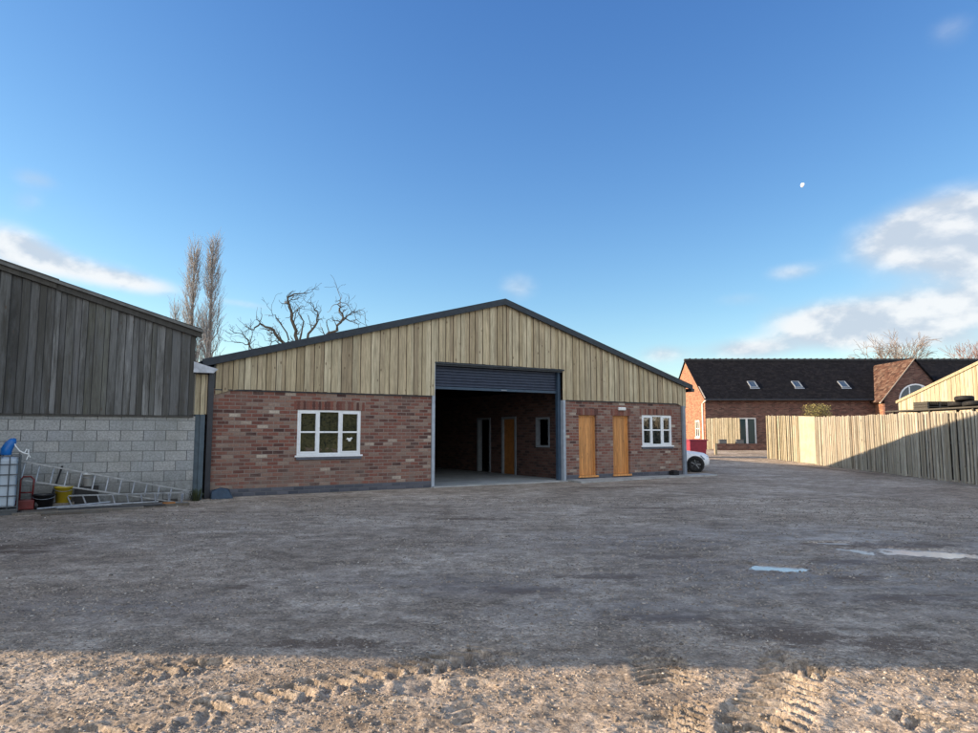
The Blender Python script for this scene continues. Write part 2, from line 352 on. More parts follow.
def seg_coords(x, y, pts):
    """distance across and along a polyline"""
    best = np.full(x.shape, 1e9); across = np.zeros(x.shape); along = np.zeros(x.shape); L0 = 0
    for (ax, ay), (bx, by) in zip(pts[:-1], pts[1:]):
        dx, dy = bx-ax, by-ay; L = math.hypot(dx, dy); dx /= L; dy /= L
        t = np.clip((x-ax)*dx+(y-ay)*dy, 0, L); qx = ax+dx*t; qy = ay+dy*t
        d = np.hypot(x-qx, y-qy); sg = (x-ax)*-dy+(y-ay)*dx
        k = d < best; best = np.where(k, d, best); across = np.where(k, sg, across); along = np.where(k, L0+t, along); L0 += L
    return best, across, along
TRACKS = [  # centre line, half width, lug pitch, depth
    ([(-2.7,3.0),(-1.55,3.92),(-.7,4.5),(.2,5.15)], .20, .115, .026),
    ([(-3.8,3.5),(-2.9,4.05),(-1.9,4.7)], .18, .11, .016),
    ([(1.25,3.0),(1.45,3.75),(1.92,4.5),(2.35,5.3)], .22, .115, .027),
    ([(2.55,3.1),(2.3,3.9),(2.16,4.45),(2.05,5.1)], .15, .10, .020),
    ([(.45,3.0),(.85,3.6),(1.12,4.2),(1.15,4.9)], .21, .085, .020),
    ([(2.2,2.9),(3.3,4.3),(4.3,5.5)], .11, .07, .016),
    ([(2.75,2.9),(3.85,4.3),(4.8,5.5)], .11, .07, .016),
    ([(.1,5.0),(-.3,4.3),(-.2,3.6),(.2,2.9)], .15, .10, .014),
    ([(-1.5,9.6),(1.2,7.6),(3.6,6.4),(7,5.7)], .24, .15, .009),
    ([(0,12),(2.6,8.9),(5.5,7.0),(9,6.2)], .26, .16, .010),
]
PUDDLES = [  # cx, cy, rx, ry, angle, water level
    (3.22,8.02,.33,.19,-.10,-.018),
    (5.62,8.95,.80,.28,-.30,-.018),
    (4.85,9.75,.24,.10,.0,-.018),
]
MUD = [(-8.4,13.9,1.6,.45),(-6.9,14.7,1.4,.35),(-6.6,9.4,.9,.30),(-6.2,9.0,1.0,.2),(-2.55,7.0,.25,.14),(.3,6.9,.75,.22),(1.5,5.9,.6,.2),(2.3,5.45,.65,.38),(3.0,5.2,.5,.3),(2.2,8.7,.6,.25),(4.3,8.4,.55,.3),(5.6,9.6,1.5,.35),(6.6,8.3,.8,.2),(3.9,7.5,.5,.25),(1.35,7.6,.9,.2),(-.3,12.5,1.2,.3),(3.4,14.2,1.3,.3),(4.0,6.6,.8,.2),(3.0,19.3,1.6,.28),(5.6,21.0,1.7,.45),(3.2,19.4,1.6,.5),(4.2,19.9,1.0,.4),(-1.2,5.2,.7,.2),(-5.8,13.6,1.8,.22),(14.6,29,.5,6)]
DAMP = [(3.5,7.6,2.6,1.5),(2.0,9.9,2.6,.9),(5.8,6.6,2.4,1.0),(5.0,10.5,3.0,1.2),(-.2,7.2,1.8,.6),(8,9.5,2.5,2),(1.2,6.2,1.6,.6),(-3.5,6.2,1.4,.5)]
def gheight(x, y, fine=True):
    z = rise(y) + (fbm(x, y, .28, 3, 3)-.5)*.07*np.clip((y-2)/4, 0, 1)*np.clip((13-y)/6, 0, 1)
    near = np.clip((13-y)/5, 0, 1)*np.clip((y+1)/2, 0, 1)*np.clip((9-np.abs(x))/2, 0, 1)
    front = smooth((5.35-y)/.7)                                   # the churned strip nearest the viewer
    amp = near*(.15+.55*front)
    rough = (fbm(x, y, 2.2, 21, 3)-.5)*.040 + (np.abs(fbm(x, y, 6., 33, 3)-.5))*.028 + (fbm(x, y, 13., 41, 3, .8)-.5)*.050*(.25+fbm(x, y, 1.3, 61, 2))
    z = z + rough*amp
    for i, (pts, hw, pitch, dep) in enumerate(TRACKS):
        d, a, b = seg_coords(x + (fbm(x, y, 3, 71+i, 2)-.5)*.06, y + (fbm(x, y, 3, 91+i, 2)-.5)*.06, pts)
        w = smooth((hw-d)/.045)
        lug = np.sin((b + np.abs(a)*.55 + (vnoise(x*5, y*5, 55+i)-.5)*.03)*2*math.pi/pitch)
        lug = np.clip(lug*3.0, -1, 1)
        br = smooth((fbm(x, y, 2.6, 120+i, 3)-.33)/.25)             # worn away in places
        edge = np.exp(-((d-hw-.03)/.04)**2)
        z = z + (w*(-dep*.8 + lug*dep*1.0)*br + edge*dep*.6*fbm(x, y, 6, 140+i, 2)*br)*near*(.30+1.0*front)
    for i, (cx, cy, rx, ry, an, zw) in enumerate(PUDDLES+[(-.38,4.27,.30,.11,.05,-.012)]):
        dx = x-cx; dy = y-cy; u = (dx*math.cos(an)+dy*math.sin(an))/rx; v = (-dx*math.sin(an)+dy*math.cos(an))/ry
        q = np.hypot(u, v) + (fbm(x, y, 4.5, 200+i, 5, .68)-.5)*2.1
        bowl = zw + np.clip((q-1)*.05, -.02, .03) 
        k = smooth((2.4-q)/.9); z = z*(1-k)+bowl*k
    return z
def axis(dense, mid_step, lo, hi, grow=1.12, far=3000):
    a, b, st = dense; xs = list(np.arange(a, b+1e-6, st)); s = st; x = xs[-1]
    while x < hi: s = min(s*1.06, mid_step); x += s; xs.append(x)
    s = mid_step
    while x < far: s *= grow*1.2; x += s; xs.append(x)
    s = st; x = xs[0]; left = []
    while x > lo: s = min(s*1.06, mid_step); x -= s; left.append(x)
    s = mid_step
    while x > -far: s *= grow*1.2; x -= s; left.append(x)
    return np.array(left[::-1]+xs)
xs = axis((-4.4, 4.4, .016), .45, -26, 30); ys = axis((2.8, 6.2, .015), .35, -8, 50)
# keep the grid fine enough out to the puddles
extra = np.arange(6.2, 10.8, .03); ys = np.unique(np.concatenate([ys[ys <= 6.2], extra, ys[ys > 10.8]]))
extra = np.arange(4.4, 7.2, .035); xs = np.unique(np.concatenate([xs[xs <= 4.4], extra, xs[xs > 7.2]]))
X, Y = np.meshgrid(xs, ys); Z = gheight(X, Y)
nx, ny = len(xs), len(ys); V = np.stack([X, Y, Z], -1).reshape(-1, 3)
ii = np.arange(ny-1)[:,None]*nx + np.arange(nx-1)[None,:]; F = np.stack([ii, ii+1, ii+1+nx, ii+nx], -1).reshape(-1, 4)
me = bpy.data.meshes.new('ground'); me.vertices.add(len(V)); me.vertices.foreach_set('co', V.ravel().astype(np.float32))
me.loops.add(F.size); me.loops.foreach_set('vertex_index', F.ravel().astype(np.int32)); me.polygons.add(len(F))
me.polygons.foreach_set('loop_start', np.arange(0, F.size, 4, dtype=np.int32)); me.polygons.foreach_set('loop_total', np.full(len(F), 4, dtype=np.int32))
me.polygons.foreach_set('use_smooth', np.ones(len(F), dtype=bool)); me.update(calc_edges=True)
def spots(lst, x, y):
    r = np.zeros(x.shape)
    for cx, cy, rx, ry in lst: r = np.maximum(r, np.exp(-(((x-cx)/rx)**2+((y-cy)/ry)**2)))
    return r
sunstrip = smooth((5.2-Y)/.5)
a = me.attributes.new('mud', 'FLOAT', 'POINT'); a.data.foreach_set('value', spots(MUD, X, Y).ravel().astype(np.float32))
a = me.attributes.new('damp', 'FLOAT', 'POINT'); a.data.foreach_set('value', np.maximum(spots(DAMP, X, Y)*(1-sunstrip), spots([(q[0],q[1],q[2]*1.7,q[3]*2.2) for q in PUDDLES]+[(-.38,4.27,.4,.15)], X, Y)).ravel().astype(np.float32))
me.materials.append(M['ground']); g = bpy.data.objects.new('ground', me); COL.objects.link(g); struct(g)
for cx, cy, rx, ry, an, zw in PUDDLES:
    b = MB(); k = 40; pts = []
    for i in range(k):
        w = 2*math.pi*i/k; u, v = 1.75*rx*math.cos(w), 1.75*ry*math.sin(w)
        pts.append((cx+u*math.cos(an)-v*math.sin(an), cy+u*math.sin(an)+v*math.cos(an)))
    n0 = len(b.v); b.v += [(x, y, zw) for x, y in pts]; b.f.append(tuple(range(k))); b.t.append(.5)
    struct(b.build('puddle', M['water']))

# loose stones: one scatter nobody could count
ico = bpy.data.meshes.new('tmp')
import bmesh
bm = bmesh.new(); bmesh.ops.create_icosphere(bm, subdivisions=1, radius=1); bm.to_mesh(ico); bm.free()
IV = np.array([v.co[:] for v in ico.vertices]); IF = np.array([p.vertices[:] for p in ico.polygons]); bpy.data.meshes.remove(ico)
def scatter_stones(px, py, size):
    N = len(px); pz = gheight(px, py)
    sc = size[:,None]*RNG.uniform(.55, 1.3, (N,3)); sc[:,2] *= .65
    ang = RNG.uniform(0, 6.28, N); ca, sa = np.cos(ang), np.sin(ang)
    v = IV[None]*RNG.uniform(.72, 1.28, (N, len(IV), 1))*sc[:,None,:]
    x = v[...,0]*ca[:,None]-v[...,1]*sa[:,None]; y = v[...,0]*sa[:,None]+v[...,1]*ca[:,None]
    return np.stack([x+px[:,None], y+py[:,None], v[...,2]+pz[:,None]+size[:,None]*.12], -1)
def stones_mesh(name, px, py, size):
    P = scatter_stones(px, py, size); N = len(px); V = P.reshape(-1,3)
    F = (IF[None]+np.arange(N)[:,None,None]*len(IV)).reshape(-1,3)
    me = bpy.data.meshes.new(name); me.vertices.add(len(V)); me.vertices.foreach_set('co', V.ravel().astype(np.float32))
    me.loops.add(F.size); me.loops.foreach_set('vertex_index', F.ravel().astype(np.int32)); me.polygons.add(len(F))
    me.polygons.foreach_set('loop_start', np.arange(0, F.size, 3, dtype=np.int32)); me.polygons.foreach_set('loop_total', np.full(len(F), 3, dtype=np.int32))
    me.update(calc_edges=True)
    a = me.attributes.new('tint', 'FLOAT', 'FACE'); a.data.foreach_set('value', np.repeat(RNG.uniform(0,1,N), len(IF)).astype(np.float32))
    me.materials.append(M['stone']); o = bpy.data.objects.new(name, me); COL.objects.link(o); o['kind'] = 'stuff'
    tag(o, 'loose pale stones and chippings scattered over the yard', 'gravel'); return o
N = 48000
py = 2.8 + RNG.uniform(0,1,N)**1.3*13.5; px = RNG.uniform(-1,1,N)*(py*.80+.4)
md = np.zeros(N)
for cx, cy, rx, ry in MUD: md = np.maximum(md, np.exp(-(((px-cx)/rx)**2+((py-cy)/ry)**2)))
dens = fbm(px, py, .9, 300, 4, .6)-md*.3; keep = RNG.uniform(0,1,N) < np.clip((dens-.36)*5, .12, 1)
for cx, cy, rx, ry, an, zw in PUDDLES: keep &= ((px-cx)/(rx*1.35))**2+((py-cy)/(ry*1.6))**2 > 1
px, py = px[keep], py[keep]
qy = RNG.uniform(2.7,5.6,42000); qx = RNG.uniform(-1,1,42000)*(qy*.80+.3); kk = RNG.uniform(0,1,42000) < np.clip((fbm(qx,qy,2.5,320,4,.6)-.34)*5,.2,1); qx, qy = qx[kk], qy[kk]
size = .003 + .010*RNG.uniform(0,1,len(px))**4 + .0007*py
size = np.concatenate([size, .0022+.009*RNG.uniform(0,1,len(qx))**5]); px = np.concatenate([px,qx]); py = np.concatenate([py,qy])
stones_mesh('gravel', px, py, size)

# ------------------------------------------------------------------ main barn (local x along the front, y inwards)
TH = R(31.706); LX, LY = -6.689, 16.369
def W(s, y, z=0.): return (LX+s*math.cos(TH)-y*math.sin(TH), LY+s*math.sin(TH)+y*math.cos(TH), z)
barn = thing('barn', 'wide gabled barn with brick walls, pale board gable and open roller door', 'barn', (LX, LY, 0), TH)
WID, DEP, EAV, APX, MID = 16.34, 20., 3.30, 5.60, 8.37
def rake(s): return EAV + (APX-EAV)*(s/MID if s < MID else (WID-s)/(WID-MID))
def grid_wall(mb, xb, zb, hole, y0, y1, t=.5):
    """wall with openings, meshed as cells; only outer faces are made"""
    nx_, nz_ = len(xb)-1, len(zb)-1
    solid = lambda i, k: 0 <= i < nx_ and 0 <= k < nz_ and not hole((xb[i]+xb[i+1])/2, (zb[k]+zb[k+1])/2)
    for i in range(nx_):
        for k in range(nz_):
            if not solid(i, k): continue
            a, b, c, d = xb[i], xb[i+1], zb[k], zb[k+1]
            mb.quad((a,y0,c),(b,y0,c),(b,y0,d),(a,y0,d)); mb.quad((b,y1,c),(a,y1,c),(a,y1,d),(b,y1,d))
            if not solid(i-1,k): mb.quad((a,y1,c),(a,y0,c),(a,y0,d),(a,y1,d))
            if not solid(i+1,k): mb.quad((b,y0,c),(b,y1,c),(b,y1,d),(b,y0,d))
            if not solid(i,k-1): mb.quad((a,y1,c),(b,y1,c),(b,y0,c),(a,y0,c))
            if not solid(i,k+1): mb.quad((a,y0,d),(b,y0,d),(b,y1,d),(a,y1,d))
W1 = (2.08,3.80,.97,2.14); W2 = (14.15,15.62,1.10,2.17); D1 = (11.32,12.08,.14,2.13); D2 = (12.80,13.56,.14,2.13)
OP = (6.02,10.65)
def inside(x, z, r): return r[0] < x < r[1] and r[2] < z < r[3]
b = MB(); WT = 2.62
grid_wall(b, [0.02,W1[0],W1[1],5.92], [-.15,W1[2],W1[3],WT], lambda x,z: inside(x,z,W1), 0, .28)
grid_wall(b, [10.76,D1[0],D1[1],D2[0],D2[1],W2[0],W2[1],WID], [-.15,.14,W2[2],D1[3],W2[3],WT],
          lambda x,z: inside(x,z,W2) or inside(x,z,D1) or inside(x,z,D2), 0, .28)
b.box(WID-.28, WID, .281, DEP, -.15, WT); b.box(.02,.30,.281,DEP,-.15,WT); b.box(.301,WID-.281,DEP-.28,DEP,-.15,WT)
b.build('brick_wall', M['brick'], barn)
# soldier course lintels over openings
SOLD = []
for (x0,x1,z) in ((W1[0]-.1,W1[1]+.1,W1[3]),(D1[0]-.08,D1[1]+.08,D1[3]),(D2[0]-.08,D2[1]+.08,D2[3]),(W2[0]-.1,W2[1]+.1,W2[3])):
    k = int((x1-x0)/.078); w = (x1-x0)/k; b = MB(); SOLD.append(b)
    for i in range(k): b.box(x0+i*w+.006, x0+(i+1)*w-.006, -.004, .05, z+.004, z+.222, random.random())
ml, n, p = mat('soldier_brick'); t = n.attr('tint').outputs['Fac']; c = n.ramp(t, [(p_, c_) for p_, c_ in BR[:7]])
c = n.mix(.6, c, n.mix(n.noise(n.obj(), 25, 5), (.5,.5,.5), (1.4,1.4,1.4)), 'MULTIPLY'); n.put(p.inputs['Base Color'], c); p.inputs['Roughness'].default_value = .9
for b in SOLD: b.build('soldier_course', ml, barn)
# cladding
def boards(mb, x0, x1, zlo, zhi, y, wmin=.09, wmax=.16, th=.022, step=.026, tilt=.0):
    x = x0; i = 0
    while x < x1-.02:
        w = min(random.uniform(wmin, wmax), x1-x)
        a, c = x+.006, x+w-.006; off = (step if i % 2 else 0)+random.uniform(-.002,.002); dz = random.uniform(-.006,.006)
        za, zc = zlo(a)+dz, zlo(c)+dz; ta, tc = zhi(a), zhi(c)
        mb.hexa([(a,y-off-th,za),(c,y-off-th,zc),(c,y-off,zc),(a,y-off,za),(a,y-off-th,ta),(c,y-off-th,tc),(c,y-off,tc),(a,y-off,ta)], random.random())
        x += w; i += 1
def clo(s):
    if s < .55: return 2.44 + .17*s/.55
    if s < 6.0: return 2.61
    if s < 10.66: return 3.60
    if s < 15.85: return 2.61
    return 2.61 - .15*(s-15.85)/.5
b = MB()
top = lambda s: rake(s)-.03
boards(b, .06, 6.0, clo, top, -.004); boards(b, 6.0, 8.37, clo, top, -.004); boards(b, 8.37, 10.66, clo, top, -.004); boards(b, 10.66, WID+.04, clo, top, -.004)
b.build('cladding', M['clad'], barn)
b = MB()  # dark strip modelled for the shadow under the boards; then the sheeting behind them
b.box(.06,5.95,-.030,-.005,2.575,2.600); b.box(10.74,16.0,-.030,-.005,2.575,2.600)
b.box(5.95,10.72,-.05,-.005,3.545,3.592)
b.build('shadow_strip', M['dark_steel'], barn)
b = MB(); b.prism([(.02,WT+.002),(5.9,WT+.002),(5.9,3.5),(10.78,3.5),(10.78,WT+.002),(WID,WT+.002),(WID,EAV-.06),(MID,APX-.08),(.02,EAV-.06)], .0, .06)
b.prism([(.02,WT+.002),(WID,WT+.002),(WID,EAV-.06),(MID,APX-.08),(.02,EAV-.06)], DEP-.06, DEP)
b.box(.02,.08,.062,DEP-.062,WT+.002,EAV-.06); b.box(WID-.06,WID,.062,DEP-.062,WT+.002,EAV-.06)
b.build('gable_lining', M['dark_steel'], barn)
# roof
def roofprof(x0, x1, t0, t1):
    return [(x0, EAV+t0-(MID*0+0)), (MID, APX+t0), (x1, EAV+t0), (x1, EAV+t1), (MID, APX+t1), (x0, EAV+t1)]
sl = (APX-EAV)/MID
def rp(e, lo, hi): return [(-e, EAV-sl*e+lo), (MID, APX+lo), (WID+e, EAV-sl*e+lo), (WID+e, EAV-sl*e+hi), (MID, APX+hi), (-e, EAV-sl*e+hi)]
b = MB(); b.prism(rp(.26,-.02,.05), -.10, DEP+.1); b.build('roof', M['anthracite'], barn)
b = MB(); b.prism([(-.27,EAV-sl*.27-.115),(MID,APX-.115),(WID+.27,EAV-sl*.27-.115),(WID+.27,EAV-sl*.27+.075),(MID,APX+.075),(-.27,EAV-sl*.27+.075)], -.155, -.102)
b.build('verge_trim', M['anthracite'], barn, bevel=.006)
b = MB(); b.box(WID+.17,WID+.33,-.18,DEP,3.05,3.17); b.build('gutter', M['blackpipe'], barn, bevel=.02)
# steel frame round the opening
for q_ in ((5.925,6.02,-.035,.27,-.1,3.55),(10.66,10.755,-.035,.24,-.1,2.60)):
    b = MB(); b.box(*q_); b.build('door_jamb', M['lightpost'], barn)
b = MB()
b.box(10.56,10.655,.10,.20,-.05,3.54); b.box(10.54,10.56,.09,.22,-.05,3.54); b.build('steel_column', M['bluepost'], barn)
b = MB(); b.box(6.025,6.10,.12,.34,-.05,3.54); b.build('steel_column', M['bluepost'], barn)
# roller shutter, partly rolled up
sh = MB(); z = 2.90; prof = []
zt = 3.60; k = 0
while z < zt-.001:
    pts = [(.20,0),(.176,.022),(.176,.058),(.20,.08)]
    for (ya,za),(yb,zb) in zip(pts[:-1], pts[1:]):
        sh.quad((6.10,ya,z+za),(10.54,ya,z+za),(10.54,yb,z+zb),(6.10,yb,z+zb))
        sh.quad((10.54,ya+.012,z+za),(6.10,ya+.012,z+za),(6.10,yb+.012,z+zb),(10.54,yb+.012,z+zb))
    z += .088
    sh.quad((6.10,.20,z-.008),(10.54,.20,z-.008),(10.54,.20,z),(6.10,.20,z))
shut = sh.build('roller_shutter', M['shutter'], barn)
b = MB(); b.box(6.10,10.54,.165,.225,2.82,2.898); b.build('bottom_rail', M['bluepost'], shut, bevel=.005)
b = MB(); b.box(8.40,8.60,.145,.163,2.84,2.87); b.build('handle', M['greypipe'], shut)
b = MB(); b.box(6.1,10.4,.24,.80,3.10,3.58); b.build('shutter_housing', M['dark_steel'], barn)
# floor + threshold
b = MB(); b.box(.31,WID-.29,.285,DEP-.285,-.2,.035); b.build('concrete_floor', M['concrete_in'], barn)
b = MB(); b.box(5.95,10.73,-.16,.284,-.2,.03); b.build('threshold', M['concrete'], barn)
b = MB(); b.prism([(10.6,-.95),(15.0,-.62),(17.1,-.75),(17.2,-.02),(10.8,-.02)], -.2, .055, plane='xy')
b.build('concrete_apron', M['concrete'], barn)
# interior partition with two doors and a window, steel frames and a dividing wall behind
PX = 11.0
def swap(fn):  # build in (y,z) and turn so the wall runs inwards
    return fn
bb = MB(); holes = [(3.22,4.10,.04,2.10),(4.98,5.90,.04,2.10),(1.15,1.95,1.05,2.08)]
tmp = MB(); grid_wall(tmp, [.285,1.15,1.95,3.22,4.10,4.98,5.90,12.6], [.036,.04,1.05,2.08,2.10,3.0], lambda x,z: any(inside(x,z,h) for h in holes), 0, .11)
bb.v = [(PX+y_, x_, z_) for x_, y_, z_ in tmp.v]; bb.f = [tuple(reversed(f)) for f in tmp.f]; bb.t = tmp.t
bb.box(.31,PX-.002,12.6,12.75,.036,3.0)
bb.box(PX+.001,WID-.29,.29+12.3,12.75,.036,3.0)
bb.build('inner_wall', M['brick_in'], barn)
for i, (y0,y1,z0,z1) in enumerate(holes[:2]):
    fr = MB(); fr.box(PX-.035,PX+.15,y0-.04,y0+.05,.037,z1+.04); fr.box(PX-.035,PX+.15,y1-.05,y1+.04,.037,z1+.04); fr.box(PX-.03,PX+.15,y0+.051,y1-.051,z1-.04,z1+.04)
    f = fr.build('inner_door_frame', M['dimframe'], barn)
    if i == 0:
        dl = MB(); dl.box(PX+.04,PX+.085,y0+.055,y1-.055,.045,z1-.045); dl.build('inner_door', M['dimdoor'], f)
b = MB(); b.box(PX-.02,PX+.13,1.15,1.22,1.05,2.08); b.box(PX-.02,PX+.13,1.88,1.95,1.05,2.08); b.box(PX-.02,PX+.13,1.221,1.879,1.05,1.12); b.box(PX-.02,PX+.13,1.221,1.879,2.01,2.08)
b.build('inner_window_frame', M['dimframe'], barn)
b = MB()
for yy in (4.5, 9., 13.5): b.prism([(.3,EAV-.35),(MID,APX-.35),(WID-.3,EAV-.35),(WID-.3,EAV-.12),(MID,APX-.12),(.3,EAV-.12)], yy, yy+.14)
b.build('roof_rafter', M['dark_steel'], barn)
# windows
def casement(x0,x1,z0,z1, cols, parent):
    y = .02; fw = .055
    b = MB(); b.box(x0,x0+fw,y,y+.07,z0,z1); b.box(x1-fw,x1,y,y+.07,z0,z1); b.box(x0+fw,x1-fw,y,y+.07,z0,z0+fw); b.box(x0+fw,x1-fw,y,y+.07,z1-fw,z1)
    ws = [x0+fw]+[x0+(x1-x0)*c for c in cols]+[x1-fw]
    for c in ws[1:-1]: b.box(c-.035,c+.035,y+.002,y+.068,z0+fw,z1-fw)
    zm = (z0+z1)/2+.01
    for i,(a,c) in enumerate(zip(ws[:-1], ws[1:])):
        a2 = a+(.035 if i else 0); c2 = c-(.035 if i < len(ws)-2 else 0)
        if i != 1:   # opening sashes have their own thicker rim
            s_ = .04
            b.box(a2,a2+s_,y-.012,y+.05,z0+fw,z1-fw); b.box(c2-s_,c2,y-.012,y+.05,z0+fw,z1-fw)
            b.box(a2+s_,c2-s_,y-.012,y+.05,z0+fw,z0+fw+s_); b.box(a2+s_,c2-s_,y-.012,y+.05,z1-fw-s_,z1-fw)
            a2 += s_; c2 -= s_
        b.box(a2,c2,y+.004,y+.045,zm-.022,zm+.022)
    w = MB(); w.box(x0+.01,x1-.01,y+.03,y+.034,z0+.01,z1-.01)
    f = b.build('window', M['upvc'], parent, bevel=.003)
    w.build('pane', M['glass'], f)
    s_ = MB(); s_.box(x0-.05,x1+.05,-.04,.02,z0-.045,z0); s_.build('cill', M['upvc'], f, bevel=.004)
    return f
wl = casement(*W1, (.325,.66), barn); wl['label'] = 'larger white window left of the roller door'
wr = casement(*W2, (.34,.67), barn); wr['label'] = 'smaller white window right of the orange doors'
b = MB()
b.prism([(3.41,1.37),(3.44,1.42),(3.50,1.40),(3.55,1.43),(3.59,1.41),(3.55,1.37),(3.53,1.32),(3.47,1.32),(3.45,1.37)], .040, .046); b.build('glass_reflection_patch', M['white'], wl)  # white patch standing in for a reflection in the glass
for q_ in ((2.06,3.82,-.035,.03,.855,.923),(14.13,15.64,-.035,.03,.985,1.053)):
    b = MB(); b.box(*q_); b.build('blue_brick_sill', M['bluebrick'], barn, bevel=.004)
for (x0,x1,z0,z1) in (D1, D2):
    d = MB(); k = 6; w = (x1-x0-.09)/k
    for i in range(k): d.box(x0+.045+i*w+.002, x0+.045+(i+1)*w-.002, .115, .15, z0+.02, z1-.05, random.random())
    dd = d.build('door', M['door'], barn, bevel=.002)
    f = MB(); f.box(x0,x0+.045,.09,.17,z0,z1); f.box(x1-.045,x1,.09,.17,z0,z1); f.box(x0+.045,x1-.045,.09,.17,z1-.05,z1); f.box(x0-.03,x1+.03,-.05,.16,z0-.045,z0+.015)
    f.build('door_frame', M['door'], dd)
# lamp, pipes
b = MB(); b.box(13.03,13.36,-.075,-.002,2.31,2.42); b.build('wall_lamp', M['white'], barn, bevel=.025)
b = MB(); b.box(16.10,16.235,-.11,-.012,.03,2.52); b.build('downpipe', M['greypipe'], barn, bevel=.012)
b = MB(); b.box(-.125,.005,-.19,-.06,0,3.0); b.tube([(-.06,-.125,2.95),(-.06,-.125,3.12)], .05, 10); b.build('downpipe', M['blackpipe'], barn, bevel=.012)
b = MB(); b.box(-.408,-.20,-.30,-.16,-.05,1.97); b.box(-.30,-.19,-.33,-.301,-.05,1.97)
b.build('corner_post', M['midpost'], barn, bevel=.004)
b = MB(); boards(b, -.44, -.13, lambda s: 1.98, lambda s: 2.93, -.14, .10,.15); b.build('infill_boards', M['clad'], barn)
b = MB(); b.hexa([(-.50,-.42,2.94),(-.02,-.20,2.98),(-.02,1.0,2.98),(-.50,1.0,2.94),(-.50,-.42,3.0),(.06,-.20,3.04),(-.20,1.0,3.3),(-.50,1.0,3.3)])
b.prism([(-.50,2.95),(-.06,2.95),(.04,3.05),(-.16,3.10),(-.50,3.20)], -.445, -.425); b.build('valley_gutter', plain('pale_flashing', (.42,.44,.48), .5, 0, .2), barn)
b = MB(); b.box(15.35,15.62,-.30,-.06,.03,.20); b.box(15.40,15.57,-.26,-.10,.20,.23); b.build('drain_hopper', M['black'], barn, bevel=.01)

# ------------------------------------------------------------------ old shed on the left
shed = thing('old_shed', 'old shed of weathered grey boards above a concrete block wall', 'shed', (LX, LY, 0), TH)
SY = -.35; S0, S1 = -14.5, -.41; SAP = -12.2
def srk(s): return 3.93 + (abs(s)-.5)*.285 if s > SAP else 3.93+(abs(SAP)-.5)*.285-(SAP-s)*.285
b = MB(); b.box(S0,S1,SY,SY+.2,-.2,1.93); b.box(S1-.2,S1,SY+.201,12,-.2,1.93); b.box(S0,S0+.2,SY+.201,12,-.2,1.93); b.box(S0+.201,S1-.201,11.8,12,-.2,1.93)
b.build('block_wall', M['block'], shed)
b = MB(); boards(b, S0, S1-.03, lambda s: 1.945, lambda s: srk(s)-.03, SY-.01, .10,.20,.024,.02)
b.build('weathered_cladding', M['oldwood'], shed)
b = MB(); b.prism([(S0,1.94),(S1-.05,1.94),(S1-.05,srk(S1)-.08),(SAP,srk(SAP)-.08),(S0,srk(S0)-.08)], SY, SY+.12); b.box(S1-.12,S1-.05,SY+.121,12,1.94,3.8)
b.box(S0,S0+.07,SY+.121,12,1.94,srk(S0)-.1)
b.prism([(S0,1.94),(S1-.05,1.94),(S1-.05,srk(S1)-.08),(SAP,srk(SAP)-.08),(S0,srk(S0)-.08)], 11.88, 12)
b.build('inner_lining', M['dark_steel'], shed)
b = MB()
for a, c, up in ((S1+.06, -3.28, 0), (-3.24, -6.4, .02), (-6.36, -9.5, 0), (-9.46, SAP, .02)):
    b.hexa([(c,SY-.11,srk(c)-.13+up),(a,SY-.11,srk(a)-.13+up),(a,SY-.06,srk(a)-.13+up),(c,SY-.06,srk(c)-.13+up),(c,SY-.11,srk(c)+.09+up),(a,SY-.11,srk(a)+.09+up),(a,SY-.06,srk(a)+.09+up),(c,SY-.06,srk(c)+.09+up)], random.random())
b.hexa([(S0,SY-.11,srk(S0)-.13),(SAP,SY-.11,srk(SAP)-.13),(SAP,SY-.06,srk(SAP)-.13),(S0,SY-.06,srk(S0)-.13),(S0,SY-.11,srk(S0)+.09),(SAP,SY-.11,srk(SAP)+.09),(SAP,SY-.06,srk(SAP)+.09),(S0,SY-.06,srk(S0)+.09)])
b.build('verge_board', M['oldtrim'], shed)
b = MB(); b.prism([(S0-.2,srk(S0-.2)),(SAP,srk(SAP)),(S1+.08,srk(S1+.08)),(S1+.08,srk(S1+.08)+.06),(SAP,srk(SAP)+.06),(S0-.2,srk(S0-.2)+.06)], SY-.16, 12.1)
b.build('roof', plain('old_fibre_cement', (.13,.13,.125), .9, 0, .3, 3, dirt=(.06,.07,.04)), shed)
b = MB(); b.box(S0,S1-.05,SY-.045,SY-.006,1.905,1.942); b.build('drip_board', M['oldtrim'], shed)

# unseen store added left of the frame to throw shade over the yard
store = thing('shade_caster_store', 'unseen low brick store with dark roof, added to shade the yard', 'store')
b = MB(); b.box(-17,-9.2,5.50,10.4,-.2,4.2); b.build('wall', M['house_brick'], store)
b = MB(); b.prism([(5.30,4.201),(10.6,4.201),(7.8,6.4)], -17.2, -9.0, plane='yz'); b.build('roof', M['slate'], store)
b = MB(); b.box(-15,-13.8,5.45,5.498,-.05,2.1); b.build('door', M['door'], store)

tb = thing('shade_caster_barn', 'unseen tall boarded barn added beyond the left edge to shade the yard', 'barn')  # added out of view to block sun leaking onto the yard
b = MB(); b.box(-38,-26.2,9.4,19.6,-.2,10.6); b.build('wall', M['oldwood'], tb)
b = MB(); b.prism([(-38.4,10.604),(-25.8,10.604),(-32,12.6)], 9.1, 19.9); b.build('roof', M['slate'], tb)

